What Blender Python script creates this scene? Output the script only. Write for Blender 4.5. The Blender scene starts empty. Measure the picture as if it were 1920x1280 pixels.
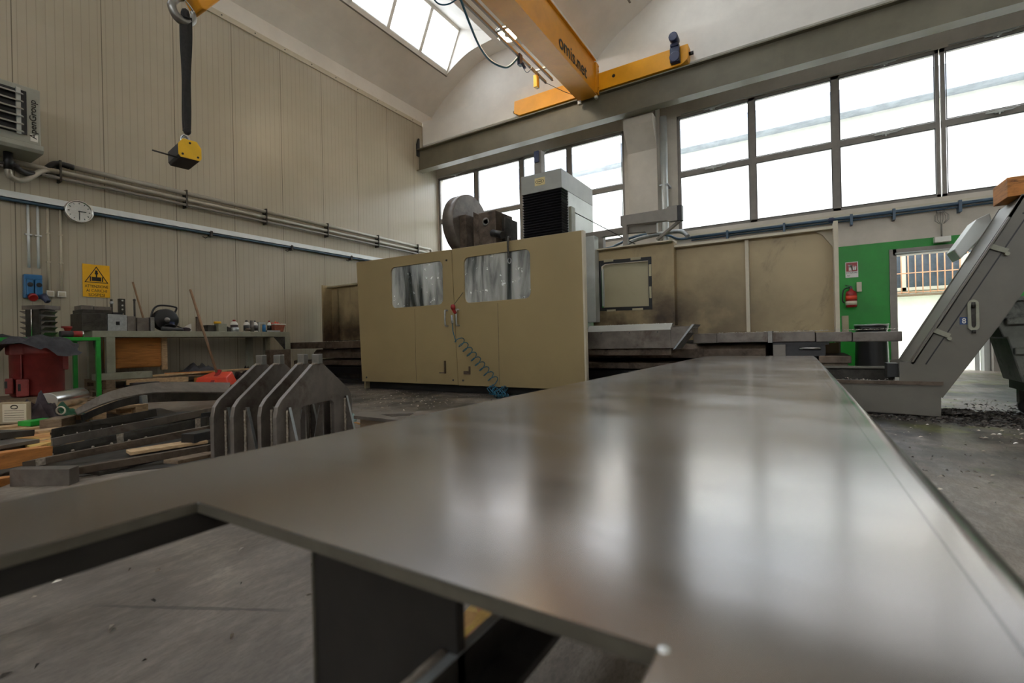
import bpy, bmesh, math, random
from mathutils import Vector, Matrix
from mathutils.geometry import tessellate_polygon
R = random.Random(7)
PI = math.pi
S = bpy.context.scene
COL = S.collection

# ---------------------------------------------------------------- camera
cam_d = bpy.data.cameras.new('camera'); cam = bpy.data.objects.new('camera', cam_d); COL.objects.link(cam)
cam_d.sensor_width = 36.0; cam_d.sensor_fit = 'HORIZONTAL'; cam_d.lens = 16.642
cam_d.clip_start = 0.02; cam_d.clip_end = 200
YAW, PITCH, ROLL = 0.554159, 0.000172, -0.02144
f = Vector((-math.sin(YAW)*math.cos(PITCH), math.cos(YAW)*math.cos(PITCH), math.sin(PITCH)))
r = Vector((math.cos(YAW), math.sin(YAW), 0)); u = r.cross(f)
cr, sr = math.cos(ROLL), math.sin(ROLL)
rr = cr*r + sr*u; uu = -sr*r + cr*u
m = Matrix((rr, uu, -f)).transposed().to_4x4(); m.translation = Vector((0, 0, 0.65))
cam.matrix_world = m
cam_d.dof.use_dof = True; cam_d.dof.focus_distance = 5.5; cam_d.dof.aperture_fstop = 4.2
S.camera = cam

# ---------------------------------------------------------------- overcast sky and exposure
w = bpy.data.worlds.new('overcast_sky'); S.world = w; w.use_nodes = True
bg = w.node_tree.nodes['Background']; bg.inputs[0].default_value = (0.93, 0.97, 1.0, 1); bg.inputs[1].default_value = 5.0
vs = S.view_settings
vs.view_transform = 'Standard'; vs.look = 'None'; vs.gamma = 1.0; vs.use_curve_mapping = False
vs.exposure = 0.72

# ---------------------------------------------------------------- node helpers and materials
def lin(c):
    return tuple((x/12.92 if x <= 0.04045 else ((x+0.055)/1.055)**2.4) for x in c)
def C3(h):
    return lin(tuple(int(h[i:i+2], 16)/255 for i in (0, 2, 4)))
class N:
    def __init__(s, name):
        s.m = bpy.data.materials.new(name); s.m.use_nodes = True; s.t = s.m.node_tree
        s.b = s.t.nodes['Principled BSDF']; s.co = s.t.nodes.new('ShaderNodeTexCoord').outputs['Object']
    def n(s, typ, **k):
        x = s.t.nodes.new('ShaderNode'+typ)
        for a, v in k.items(): setattr(x, a, v)
        return x
    def l(s, a, b): s.t.links.new(a, b)
    def mapped(s, scale=(1, 1, 1), rot=(0, 0, 0), loc=(0, 0, 0)):
        x = s.n('Mapping'); x.inputs['Scale'].default_value = scale; x.inputs['Rotation'].default_value = rot
        x.inputs['Location'].default_value = loc; s.l(s.co, x.inputs[0]); return x.outputs[0]
    def noise(s, scale, detail=4, rough=.6, vec=None, dist=0):
        x = s.n('TexNoise'); x.inputs['Scale'].default_value = scale; x.inputs['Detail'].default_value = detail
        x.inputs['Roughness'].default_value = rough; x.inputs['Distortion'].default_value = dist
        s.l(vec or s.co, x.inputs['Vector']); return x.outputs['Fac']
    def ramp(s, fac, p0, p1, c0=(0, 0, 0), c1=(1, 1, 1)):
        x = s.n('ValToRGB'); x.color_ramp.interpolation = 'EASE'; e = x.color_ramp.elements
        e[0].position = p0; e[1].position = p1; e[0].color = (*c0, 1); e[1].color = (*c1, 1)
        s.l(fac, x.inputs[0]); return x.outputs[0]
    def mix(s, fac, a, b, mode='MIX'):
        x = s.n('Mix', data_type='RGBA', blend_type=mode)
        for i, v in ((0, fac), (6, a), (7, b)):
            if isinstance(v, (int, float)): x.inputs[i].default_value = v
            elif isinstance(v, tuple): x.inputs[i].default_value = (*v, 1)
            else: s.l(v, x.inputs[i])
        return x.outputs[2]
    def math(s, op, a, b=0.0, c=0.0):
        x = s.n('Math', operation=op)
        for i, v in enumerate((a, b, c)):
            if isinstance(v, (int, float)): x.inputs[i].default_value = v
            else: s.l(v, x.inputs[i])
        return x.outputs[0]
    def sep(s):
        x = s.n('SeparateXYZ'); s.l(s.co, x.inputs[0]); return x.outputs
    def col(s, v):
        if isinstance(v, tuple): s.b.inputs['Base Color'].default_value = (*v, 1)
        else: s.l(v, s.b.inputs['Base Color'])
    def set(s, k, v):
        if isinstance(v, (int, float)): s.b.inputs[k].default_value = v
        else: s.l(v, s.b.inputs[k])
    def bump(s, h, strength=.3, dist=.01):
        x = s.n('Bump'); x.inputs['Strength'].default_value = strength; x.inputs['Distance'].default_value = dist
        s.l(h, x.inputs['Height']); s.l(x.outputs[0], s.b.inputs['Normal'])

def M(name, hexa, rough=.5, metal=0.0, var=.18, vs_=6, bump=0.0, bs=60, stain=None, st_amt=(.5, .7), st_s=3, stretch=(1, 1, 1), rv=.0):
    n = N(name); c = C3(hexa)
    v = n.mapped(stretch) if stretch != (1, 1, 1) else None
    f = n.noise(vs_, 5, .65, v)
    base = n.mix(n.ramp(f, .3, .72), tuple(x*(1-var) for x in c), tuple(min(1, x*(1+var)) for x in c))
    if stain:
        g = n.ramp(n.noise(st_s, 8, .7, v, .4), st_amt[0], st_amt[1])
        base = n.mix(g, base, C3(stain))
    n.col(base); n.set('Metallic', metal)
    if rv: n.set('Roughness', n.math('MULTIPLY_ADD', f, rv*2, rough-rv))
    else: n.set('Roughness', rough)
    if bump: n.bump(n.noise(bs, 4, .6, v), bump, .004)
    return n.m

MT = {}
MT['white_paint'] = M('white_paint', 'd8d4ca', .6, var=.06, vs_=2)
MT['concrete_ceiling'] = M('concrete_ceiling', 'e0dbd2', .75, var=.06, vs_=1.2, bump=.08, bs=30)
MT['concrete_wall'] = M('concrete_wall', 'c9c1b4', .75, var=.08, vs_=2, bump=.1, bs=25)
MT['green_paint'] = M('green_paint', '128a26', .45, var=.12, vs_=2)
MT['frame_grey'] = M('frame_grey', '837d75', .45, var=.08)
MT['pipe_paint'] = M('pipe_paint', 'a19b8d', .4, .2, var=.08)
MT['girder_paint'] = M('girder_paint', '6c6756', .5, var=.12, vs_=1.5)
MT['crane_orange'] = M('crane_orange', 'dd9417', .42, var=.1, vs_=1.5)
MT['crane_yellow'] = M('crane_yellow', 'f2a912', .42, var=.08, vs_=2)
MT['black'] = M('black', '1a1a1b', .45, var=.2)
MT['blackrubber'] = M('blackrubber', '141417', .35, var=.2)
MT['dark_grey'] = M('dark_grey', '38383a', .5, var=.2)
MT['steel'] = M('steel', '8f8d89', .35, .85, var=.2, vs_=9, rv=.1)
MT['bright_steel'] = M('bright_steel', 'c9c9c6', .25, .95, var=.1, vs_=9)
MT['trunking_white'] = M('trunking_white', 'd9dddc', .35, .2, var=.05)
MT['galvanised'] = M('galvanised', 'a9adae', .4, .7, var=.15, vs_=20)
MT['raw_steel'] = M('raw_steel', '736c65', .42, .45, var=.28, vs_=5, stain='4a3a2e', st_amt=(.5, .75), st_s=4, rv=.12)
MT['rusty_steel'] = M('rusty_steel', '65584c', .55, .5, var=.3, vs_=6, stain='3c2f27', st_amt=(.45, .7), st_s=5)
MT['dark_steel'] = M('dark_steel', '47443f', .5, .6, var=.3, vs_=6, stain='2a2725', st_amt=(.45, .7), st_s=5)
MT['weld'] = M('weld', 'a79c8e', .45, .7, var=.35, vs_=60, bump=.7, bs=120)
MT['bench_paint'] = M('bench_paint', '8d8d7c', .5, var=.12, stain='6a5f50', st_amt=(.55, .8), st_s=6)
MT['green_steel'] = M('green_steel', '1e9a35', .4, var=.15)
MT['wood'] = M('wood', 'b8783a', .7, var=.2, vs_=4, bump=.2, bs=20, stain='5c3c20', st_amt=(.52, .72), st_s=2.5, stretch=(3, 1, 12))
MT['pale_wood'] = M('pale_wood', 'b89a74', .7, var=.2, vs_=5, bump=.2, bs=20, stain='7a5c3f', st_amt=(.55, .75), st_s=3, stretch=(1, 4, 10))
MT['grey_wood'] = M('grey_wood', '75634f', .8, var=.25, vs_=5, bump=.2, bs=20, stain='4a3b2d', st_amt=(.5, .7), st_s=3, stretch=(1, 4, 10))
MT['handle_wood'] = M('handle_wood', '85684c', .6, var=.2, vs_=10)
MT['red_casting'] = M('red_casting', '7d2f2b', .5, var=.2, vs_=6, bump=.15, bs=50, stain='3e1715', st_amt=(.55, .8), st_s=5)
MT['red'] = M('red', '931b1b', .35, var=.1)
MT['orange_red'] = M('orange_red', 'd8442a', .35, var=.1)
MT['white_plastic'] = M('white_plastic', 'dad7cf', .4, var=.05)
MT['cream_plastic'] = M('cream_plastic', 'c4bba5', .5, var=.06)
MT['blue_plastic'] = M('blue_plastic', '1d6597', .35, var=.15)
MT['navy'] = M('navy', '2b3350', .4, var=.2)
MT['teal_hose'] = M('teal_hose', '1c5a73', .55, var=.15)
MT['blue_pipe'] = M('blue_pipe', '3c5468', .4, var=.15)
MT['yellow_plastic'] = M('yellow_plastic', 'e6b31e', .45, var=.08)
MT['yellow_sign'] = M('yellow_sign', 'edb20c', .4, var=.04)
MT['ink'] = M('ink', '14110c', .5, var=.05)
MT['rag_dark'] = M('rag_dark', '38383c', .9, var=.3, vs_=20, bump=.3, bs=90)
MT['rag_brown'] = M('rag_brown', '3b3236', .9, var=.3, vs_=20, bump=.3, bs=90)
MT['rag_green'] = M('rag_green', '2d5a41', .9, var=.35, vs_=16, bump=.3, bs=90)
MT['paper'] = M('paper', 'd3c9b2', .7, var=.06)
MT['cardboard'] = M('cardboard', 'ab9a7d', .8, var=.1)
MT['grey_enamel'] = M('grey_enamel', '97978c', .45, var=.1, vs_=3, stain='5c554b', st_amt=(.62, .8), st_s=6)
MT['pale_teal'] = M('pale_teal', '9dbcbc', .4, var=.1)
MT['conveyor_paint'] = M('conveyor_paint', '67635a', .45, var=.08, vs_=3, stain='4b453c', st_amt=(.62, .78), st_s=5)
MT['light_grey_metal'] = M('light_grey_metal', 'b4b7b2', .35, .3, var=.08, vs_=3)
MT['tower_grey'] = M('tower_grey', '9c9c94', .4, .15, var=.1, vs_=2)
MT['bin_grey'] = M('bin_grey', '5c5e57', .5, .2, var=.25, vs_=6, stain='2c2c29', st_amt=(.5, .7), st_s=6)
MT['sling'] = M('sling', '262422', .85, var=.25, vs_=40, bump=.4, bs=150)
MT['chip'] = M('chip', 'b9b2a6', .3, .8, var=.3, vs_=30)
MT['dark_chip'] = M('dark_chip', '4a4540', .5, .6, var=.5, vs_=30)
MT['beige_brick'] = M('beige_brick', 'f3f0ec', .8, var=.04)
MT['roof_grey'] = M('roof_grey', '9fa5ae', .8, var=.2, vs_=3)
MT['outside_ground'] = M('outside_ground', 'd3cfc6', .8, var=.06, vs_=2)
MT['grille_orange'] = M('grille_orange', 'c79676', .6, var=.08)
MT['dark_glass'] = M('dark_glass', '4b5563', .15, var=.3, vs_=3)
MT['sticker'] = M('sticker', 'd9c790', .5, var=.05)
MT['blue_label'] = M('blue_label', '24406f', .4, var=.05)

def mat_emit(name, col, strength):
    n = N(name); n.b.inputs['Emission Color'].default_value = (*col, 1); n.b.inputs['Emission Strength'].default_value = strength
    n.col((.9, .9, .9)); return n.m
MT['lamp_glow'] = mat_emit('lamp_glow', (1, .82, .55), 45)

def mat_glass(name, tint=(1, 1, 1), dirt=0.0):
    # clear window pane: mostly transparent with a weak glossy reflection
    n = N(name); t = n.t
    tr = n.n('BsdfTransparent'); tr.inputs[0].default_value = (*tint, 1)
    gl = n.n('BsdfGlossy'); gl.inputs['Roughness'].default_value = .05
    mx = n.n('MixShader'); lw = n.n('LayerWeight'); lw.inputs['Blend'].default_value = .25
    n.l(n.math('MULTIPLY', lw.outputs['Fresnel'], .6), mx.inputs[0]); n.l(tr.outputs[0], mx.inputs[1]); n.l(gl.outputs[0], mx.inputs[2])
    n.l(mx.outputs[0], t.nodes['Material Output'].inputs['Surface']); return n.m
MT['glass'] = mat_glass('glass', (.95, .97, 1.0))

def mat_dirty_reflecting_pane():
    # scratched polycarbonate guard window: grime and streaks of reflection put into the colour
    n = N('scratched_guard_pane')
    v = n.mapped((1.6, 1, .25)); g = n.noise(2.6, 7, .6, v, .6)
    n.col(n.ramp(g, .36, .62, C3('4a5152'), C3('eef4f6')))
    n.set('Metallic', .7); n.set('Roughness', n.math('MULTIPLY_ADD', n.noise(9, 5, .7), .35, .05))
    n.bump(n.noise(2.2, 2, .5, v), .5, .02); return n.m
MT['guard_pane'] = mat_dirty_reflecting_pane()

def mat_panel_wall():
    n = N('ribbed_panel_wall'); y = n.sep()[1]
    a = n.math('FRACT', n.math('MULTIPLY_ADD', y, 1/.0965, .075))            # fine ribs
    fine = n.math('LESS_THAN', n.math('ABSOLUTE', n.math('SUBTRACT', a, .5)), .045)
    b = n.math('FRACT', n.math('MULTIPLY_ADD', y, 1/.965, PANEL_OFF))
    joint = n.math('LESS_THAN', n.math('ABSOLUTE', n.math('SUBTRACT', b, .5)), .0055)
    c = n.mix(n.ramp(n.noise(.8, 4, .6), .35, .7), C3('aaa18d'), C3('b2a996'))
    c = n.mix(n.math('MULTIPLY', fine, .38), c, C3('7f7663'))
    c = n.mix(n.math('MULTIPLY', joint, .75), c, C3('4b4334'))
    n.col(c); n.set('Roughness', .33)
    h = n.math('SUBTRACT', 1, n.math('MAXIMUM', n.math('MULTIPLY', fine, .5), joint)); n.bump(h, .5, .004)
    return n.m
PANEL_OFF = 0.5114
MT['panel_wall'] = mat_panel_wall()

def mat_floor():
    n = N('oily_concrete'); v = n.mapped((1, .35, 1), (0, 0, .5))
    big = n.noise(.7, 6, .65); fine = n.noise(26, 6, .75, v); mid = n.noise(3.5, 7, .7, v, .5)
    c = n.mix(n.ramp(mid, .3, .7), C3('63594e'), C3('8f8377'))
    c = n.mix(n.math('MULTIPLY', n.ramp(fine, .4, .65), .5), c, C3('a89e90'))
    gr = n.noise(140, 4, .8, n.mapped((1, .3, 1), (0, 0, .5))); c = n.mix(n.math('MULTIPLY', n.ramp(gr, .45, .62), .35), c, C3('4d453c'))
    oil = n.ramp(n.noise(.9, 5, .6, None, .8), .44, .62)
    c = n.mix(n.math('MULTIPLY', oil, .55), c, C3('2f2b28'))
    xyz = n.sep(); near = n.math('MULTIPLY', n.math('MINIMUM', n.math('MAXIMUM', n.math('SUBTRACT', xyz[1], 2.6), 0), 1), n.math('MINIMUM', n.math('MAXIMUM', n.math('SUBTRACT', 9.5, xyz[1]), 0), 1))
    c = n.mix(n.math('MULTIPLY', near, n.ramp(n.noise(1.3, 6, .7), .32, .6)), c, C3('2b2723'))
    grn = n.ramp(n.noise(1.6, 5, .7, n.mapped((1, 1, 1), (0, 0, .9), (3.1, 1.7, 0))), .53, .63)
    xy = n.sep(); east = n.ramp(xy[0], .45, .75)
    c = n.mix(n.math('MULTIPLY', n.math('MULTIPLY', grn, east), .55), c, C3('6e7233'))
    vo = n.n('TexVoronoi', feature='DISTANCE_TO_EDGE'); vo.inputs['Scale'].default_value = .55
    n.l(n.mapped((1, 1, 1), (0, 0, .2), (.4, .1, 0)), vo.inputs['Vector'])
    crack = n.math('LESS_THAN', n.math('ADD', vo.outputs['Distance'], n.math('MULTIPLY', n.noise(12, 5, .7), .01)), .0075)
    crack = n.math('MULTIPLY', crack, n.ramp(n.noise(.8, 3, .6, n.mapped((1, 1, 1), (0, 0, 0), (7, 3, 0))), .5, .6))
    c = n.mix(n.math('MULTIPLY', crack, .6), c, C3('2c2722'))
    n.col(c); n.set('Roughness', n.math('MULTIPLY_ADD', n.ramp(mid, .3, .75), .3, .36))
    n.bump(n.math('ADD', fine, n.math('MULTIPLY', mid, 1.0)), .25, .004); return n.m
MT['floor'] = mat_floor()

def mat_plate():
    n = N('hot_rolled_plate')
    v = n.mapped((1.0, .6, 1), (0, 0, .12)); w1 = n.noise(2.6, 1, .4, v, .3)
    c = n.mix(n.ramp(w1, .2, .8), C3('85817e'), C3('aba8a6'))
    rust = n.ramp(n.noise(2.2, 1, .4, n.mapped((1, .7, 1), (0, 0, .4), (1.3, 2.2, 0)), .6), .4, .75)
    c = n.mix(n.math('MULTIPLY', rust, .6), c, C3('8a745a'))
    xyz = n.sep()
    ln = n.math('ABSOLUTE', n.math('SUBTRACT', xyz[0], n.math('MULTIPLY_ADD', xyz[1], -.0189, .36)))
    c = n.mix(n.math('MULTIPLY', n.math('LESS_THAN', ln, .0011), .55), c, C3('3c3a38'))     # scribed line along the right edge
    n.col(c); n.set('Metallic', .92)
    sm = n.ramp(n.noise(4.5, 4, .6, n.mapped((.6, 1.4, 1), (0, 0, .9), (2, 5, 0)), .8), .3, .7)
    n.set('Roughness', n.math('MULTIPLY_ADD', sm, .06, n.math('MULTIPLY_ADD', n.ramp(w1, .15, .85), .04, .16)))
    n.bump(n.noise(3.2, 1, .4, n.mapped((1, .8, 1), (0, 0, -.3)), .4), .12, .012); return n.m
MT['plate'] = mat_plate()
MT['plate_edge'] = M('plate_edge', '5b564b', .55, .2, var=.15, vs_=20)
MT['plate_under'] = M('plate_under', '2b2825', .6, .3, var=.25, vs_=8)

def mat_cream(name, hexa, grime, z0, z1, amt=.8, extra=None):
    # cream enamel with oily grime splashed up from the cutting zone
    n = N(name); z = n.sep()[2]
    g = n.noise(2.2, 8, .7, None, .5); sp = n.noise(30, 5, .8)
    hv = n.math('DIVIDE', n.math('SUBTRACT', z1, n.math('MULTIPLY_ADD', g, .9, z)), z1-z0)
    hgt = n.math('MINIMUM', n.math('MAXIMUM', n.math('MULTIPLY', hv, 1.5), 0), 1)
    c = n.mix(n.ramp(n.noise(1.2, 3, .5), .3, .7), C3(hexa), tuple(x*.9 for x in C3(hexa)))
    if amt > .7:
        xm = n.math('MINIMUM', n.math('MAXIMUM', n.math('DIVIDE', n.math('SUBTRACT', 4.5, n.sep()[0]), 2.2), .22), 1); hgt = n.math('MULTIPLY', hgt, xm)
    k = n.math('MULTIPLY', hgt, amt); k = n.math('MULTIPLY', k, n.math('MULTIPLY_ADD', n.ramp(n.noise(1.7, 4, .6, n.mapped((1, 1, 1), (0, 0, 0), (.6, 0, 5))), .3, .62), .6, .4))
    c = n.mix(k, c, C3(grime))
    c = n.mix(n.math('MULTIPLY', n.ramp(sp, .68, .74), .5), c, C3('4a3a28'))
    st = n.ramp(n.noise(1.6, 7, .75, n.mapped((1, 1, .5), (0, 0, 0), (4, 2, 1)), 1.0), .56, .74)
    c = n.mix(n.math('MULTIPLY', st, .4*amt), c, C3(grime))
    n.col(c); n.set('Roughness', .42); return n.m
MT['cream'] = mat_cream('cream_enamel', '9d8a62', '6b5a42', .1, 1.1, .4)
MT['cream_dirty'] = mat_cream('cream_enamel_oily', 'b5a178', '3a2a1c', .8, 2.45, 1.0)
MT['cream_inner'] = mat_cream('cream_enamel_worn', 'aaa183', '6e6047', .3, 1.2, .6)

def mat_osb():
    n = N('strand_board'); vo = n.n('TexVoronoi'); vo.inputs['Scale'].default_value = 26
    n.l(n.mapped((1, .35, 1), (0, 0, .7)), vo.inputs['Vector'])
    c = n.mix(n.ramp(n.noise(14, 5, .7, n.mapped((1, .3, 1), (0, 0, .5))), .3, .7), C3('a8793a'), C3('d6a862'))
    c = n.mix(.3, c, vo.outputs['Color'], 'SOFT_LIGHT'); n.col(c)
    n.col(n.mix(n.ramp(n.noise(20, 5, .8, n.mapped((1, .4, 1))), .62, .7), c, C3('4b2f17')))
    n.set('Roughness', .7); n.bump(vo.outputs['Distance'], .3, .004); return n.m
MT['osb'] = mat_osb()

# ---------------------------------------------------------------- mesh builder
MW = {}
class B:
    def __init__(s): s.v = []; s.f = []; s.sm = []; s.g = []; s.k = 0
    def add(s, vs, fs, smooth=False, new=True):
        o = len(s.v); s.v += [Vector(p) for p in vs]; s.k += 1 if new else 0
        for q_ in fs: s.f.append([i+o for i in q_]); s.sm.append(smooth); s.g.append(s.k)
        return s
    def box(s, x0, x1, y0, y1, z0, z1):
        return s.hexa([(x0, y0, z0), (x1, y0, z0), (x1, y1, z0), (x0, y1, z0), (x0, y0, z1), (x1, y0, z1), (x1, y1, z1), (x0, y1, z1)])
    def hexa(s, p):
        return s.add(p, [(0, 3, 2, 1), (4, 5, 6, 7), (0, 1, 5, 4), (1, 2, 6, 5), (2, 3, 7, 6), (3, 0, 4, 7)])
    def quad(s, a, b, c, d, th=.004, nrm=None):
        a, b, c, d = map(Vector, (a, b, c, d)); n_ = Vector(nrm) if nrm else (b-a).cross(d-a).normalized()
        o = n_*th
        return s.hexa([a, b, c, d, a+o, b+o, c+o, d+o])
    def prism(s, loops, axis, a0, a1):
        # loops: outer polygon then holes, in the two axes other than `axis`
        if not isinstance(loops[0][0], (tuple, list)): loops = [loops]
        def P3(q_, a):
            return {'x': (a, q_[0], q_[1]), 'y': (q_[0], a, q_[1]), 'z': (q_[0], q_[1], a)}[axis]
        flat = [q_ for L in loops for q_ in L]; n_ = len(flat)
        tris = tessellate_polygon([[Vector((q_[0], q_[1], 0)) for q_ in L] for L in loops])
        vs_ = [P3(q_, a0) for q_ in flat]+[P3(q_, a1) for q_ in flat]
        fs = [tuple(t) for t in tris]+[tuple(i+n_ for i in reversed(t)) for t in tris]
        k = 0
        for L in loops:
            for i in range(len(L)):
                j = (i+1) % len(L); fs.append((k+i, k+j, k+j+n_, k+i+n_))
            k += len(L)
        return s.add(vs_, fs)
    def cyl(s, p0, p1, r0, r1=None, n=16, caps=True):
        r1 = r0 if r1 is None else r1
        p0, p1 = Vector(p0), Vector(p1); d = (p1-p0).normalized()
        a = d.orthogonal().normalized(); b = d.cross(a); vs_ = []
        for p, r_ in ((p0, r0), (p1, r1)):
            for i in range(n):
                t = 2*PI*i/n; vs_.append(p+(a*math.cos(t)+b*math.sin(t))*r_)
        s.add(vs_, [(i, (i+1) % n, (i+1) % n+n, i+n) for i in range(n)], True)
        if caps: s.add(vs_, [tuple(reversed(range(n))), tuple(range(n, 2*n))], new=False)
        return s
    def tube(s, pts, r, n=8, closed=False):
        pts = [Vector(p) for p in pts]; m_ = len(pts); vs_ = []; a = None
        for i, p in enumerate(pts):
            if closed: d = pts[(i+1) % m_]-pts[i-1]
            else: d = pts[min(i+1, m_-1)]-pts[max(i-1, 0)]
            d.normalize()
            a = d.orthogonal().normalized() if a is None else (a-d*a.dot(d)).normalized()
            b = d.cross(a); ri = r[i] if isinstance(r, (list, tuple)) else r
            for k in range(n):
                t = 2*PI*k/n; vs_.append(p+(a*math.cos(t)+b*math.sin(t))*ri)
        fs = []
        for i in range(m_ if closed else m_-1):
            j = (i+1) % m_
            for k in range(n): fs.append((i*n+k, i*n+(k+1) % n, j*n+(k+1) % n, j*n+k))
        s.add(vs_, fs, True)
        if not closed: s.add(vs_[:n], [tuple(reversed(range(n)))], new=False); s.add(vs_[-n:], [tuple(range(n))], new=False)
        return s
    def bar(s, p0, p1, w_, h_, up=(0, 0, 1)):
        p0, p1 = Vector(p0), Vector(p1); d = (p1-p0).normalized(); sd = d.cross(Vector(up)).normalized(); u_ = sd.cross(d)
        q_ = []
        for p in (p0, p1):
            q_ += [p-sd*w_/2-u_*h_/2, p+sd*w_/2-u_*h_/2, p+sd*w_/2+u_*h_/2, p-sd*w_/2+u_*h_/2]
        return s.add(q_, [(3, 2, 1, 0), (4, 5, 6, 7), (0, 1, 5, 4), (1, 2, 6, 5), (2, 3, 7, 6), (3, 0, 4, 7)])
    def lathe(s, prof, c=(0, 0, 0), n=24, axis=(0, 0, 1)):
        d = Vector(axis).normalized(); a = d.orthogonal().normalized(); b = d.cross(a); c = Vector(c); vs_ = []
        for r_, z_ in prof:
            for k in range(n):
                t = 2*PI*k/n; vs_.append(c+d*z_+(a*math.cos(t)+b*math.sin(t))*r_)
        fs = [(i*n+k, i*n+(k+1) % n, (i+1)*n+(k+1) % n, (i+1)*n+k) for i in range(len(prof)-1) for k in range(n)]
        s.add(vs_, fs, True)
        if prof[0][0] > 1e-5: s.add(vs_[:n], [tuple(reversed(range(n)))], new=False)
        if prof[-1][0] > 1e-5: s.add(vs_[-n:], [tuple(range(n))], new=False)
        return s
    def ball(s, c, rx, ry=None, rz=None, n=12):
        ry = ry or rx; rz = rz or rx; vs_ = []; m_ = n//2+1
        for i in range(m_):
            ph = PI*i/(m_-1)
            for k in range(n):
                t = 2*PI*k/n; vs_.append((c[0]+rx*math.sin(ph)*math.cos(t), c[1]+ry*math.sin(ph)*math.sin(t), c[2]-rz*math.cos(ph)))
        return s.add(vs_, [(i*n+k, i*n+(k+1) % n, (i+1)*n+(k+1) % n, (i+1)*n+k) for i in range(m_-1) for k in range(n)], True)
    def grid(s, nx, ny, fn, smooth=True):
        vs_ = [fn(i/(nx-1), j/(ny-1)) for j in range(ny) for i in range(nx)]
        return s.add(vs_, [(j*nx+i, j*nx+i+1, (j+1)*nx+i+1, (j+1)*nx+i) for j in range(ny-1) for i in range(nx-1)], smooth)
    def xf(s, m_):
        s.v = [m_ @ p for p in s.v]; return s
    def each(s, name, mat, parent, **k):
        # every primitive of this builder becomes a part of its own
        out = []
        for g_ in range(1, s.k+1):
            b_ = B(); mp = {}
            for fc, sm_, gg in zip(s.f, s.sm, s.g):
                if gg != g_: continue
                for i in fc:
                    if i not in mp: mp[i] = len(b_.v); b_.v.append(s.v[i])
                b_.f.append([mp[i] for i in fc]); b_.sm.append(sm_)
            out.append(b_.o(name, mat, parent, **k))
        return out
    def o(s, name, mat, parent=None, label=None, cat=None, group=None, kind=None, bevel=0, solid=0, sub=0, loc=None, rotz=0):
        me = bpy.data.meshes.new(name)
        if parent is not None: root = MW[parent]
        else:
            if loc is None:
                xs = [p.x for p in s.v]; ys = [p.y for p in s.v]; zs = [p.z for p in s.v]
                loc = ((min(xs)+max(xs))/2, (min(ys)+max(ys))/2, min(zs)) if kind != 'structure' else (0, 0, 0)
            root = Matrix.Translation(loc) @ Matrix.Rotation(rotz, 4, 'Z')
        inv = root.inverted(); bm = bmesh.new()
        vv = [bm.verts.new(inv @ p) for p in s.v]
        for q_, sm_ in zip(s.f, s.sm):
            try: fc = bm.faces.new([vv[i] for i in q_]); fc.smooth = sm_
            except ValueError: pass
        bmesh.ops.remove_doubles(bm, verts=bm.verts, dist=1e-5)
        bmesh.ops.recalc_face_normals(bm, faces=bm.faces); bm.to_mesh(me); bm.free()
        me.materials.append(MT[mat] if isinstance(mat, str) else mat)
        ob = bpy.data.objects.new(name, me); COL.objects.link(ob); MW[ob] = root
        if parent is not None: ob.parent = parent
        else: ob.matrix_world = root
        if label: ob['label'] = label
        if cat: ob['category'] = cat
        if group: ob['group'] = group
        if kind: ob['kind'] = kind
        if solid: md = ob.modifiers.new('solid', 'SOLIDIFY'); md.thickness = solid
        if sub: md = ob.modifiers.new('sub', 'SUBSURF'); md.levels = sub; md.render_levels = sub
        if bevel:
            md = ob.modifiers.new('bevel', 'BEVEL'); md.width = bevel; md.segments = 2; md.limit_method = 'ANGLE'; md.angle_limit = math.radians(40)
        return ob

def T(name, label, cat, loc, rotz=0, group=None):
    o = bpy.data.objects.new(name, None); COL.objects.link(o); m_ = Matrix.Translation(loc) @ Matrix.Rotation(rotz, 4, 'Z')
    o.matrix_world = m_; MW[o] = m_; o.empty_display_size = .1; o['label'] = label; o['category'] = cat
    if group: o['group'] = group
    return o
def dup(root, loc, rotz=0, label=None):
    r_ = root.copy(); COL.objects.link(r_); r_.location = loc; r_.rotation_euler = (0, 0, rotz)
    if label: r_['label'] = label
    MW[r_] = Matrix.Translation(loc) @ Matrix.Rotation(rotz, 4, 'Z')
    for ch in list(root.children):
        c = ch.copy(); COL.objects.link(c); c.parent = r_; MW[c] = MW[r_]
        for g in ch.children:
            d = g.copy(); COL.objects.link(d); d.parent = c; MW[d] = MW[r_]
    return r_
def text(name, s_, mat, parent, org, xd, yd, width=None, height=.1, depth=.002, bold=False, label=None, align='CENTER'):
    # lettering as a mesh; org = centre of the line, xd/yd = reading and up directions
    cu = bpy.data.curves.new(name, 'FONT'); cu.body = s_; cu.size = 1; cu.align_x = 'CENTER'; cu.align_y = 'CENTER'
    cu.extrude = .02; cu.offset = .012 if bold else 0
    t_ = bpy.data.objects.new(name, cu); COL.objects.link(t_)
    bpy.context.view_layer.update()
    me = bpy.data.meshes.new_from_object(t_); bpy.data.objects.remove(t_)
    xs = [v.co.x for v in me.vertices]; ys = [v.co.y for v in me.vertices]
    w_, h_ = max(xs)-min(xs), max(ys)-min(ys); cx, cy = (max(xs)+min(xs))/2, (max(ys)+min(ys))/2
    sy = height/h_; sx = (width/w_) if width else sy
    xd = Vector(xd).normalized(); yd = Vector(yd).normalized(); nd = xd.cross(yd); org = Vector(org)
    b = B(); vs_ = [org+xd*(v.co.x-cx)*sx+yd*(v.co.y-cy)*sy+nd*(v.co.z*depth/.04+depth/2) for v in me.vertices]
    b.add(vs_, [tuple(p.vertices) for p in me.polygons]); bpy.data.meshes.remove(me)
    return b.o(name, mat, parent, label=label)
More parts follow.
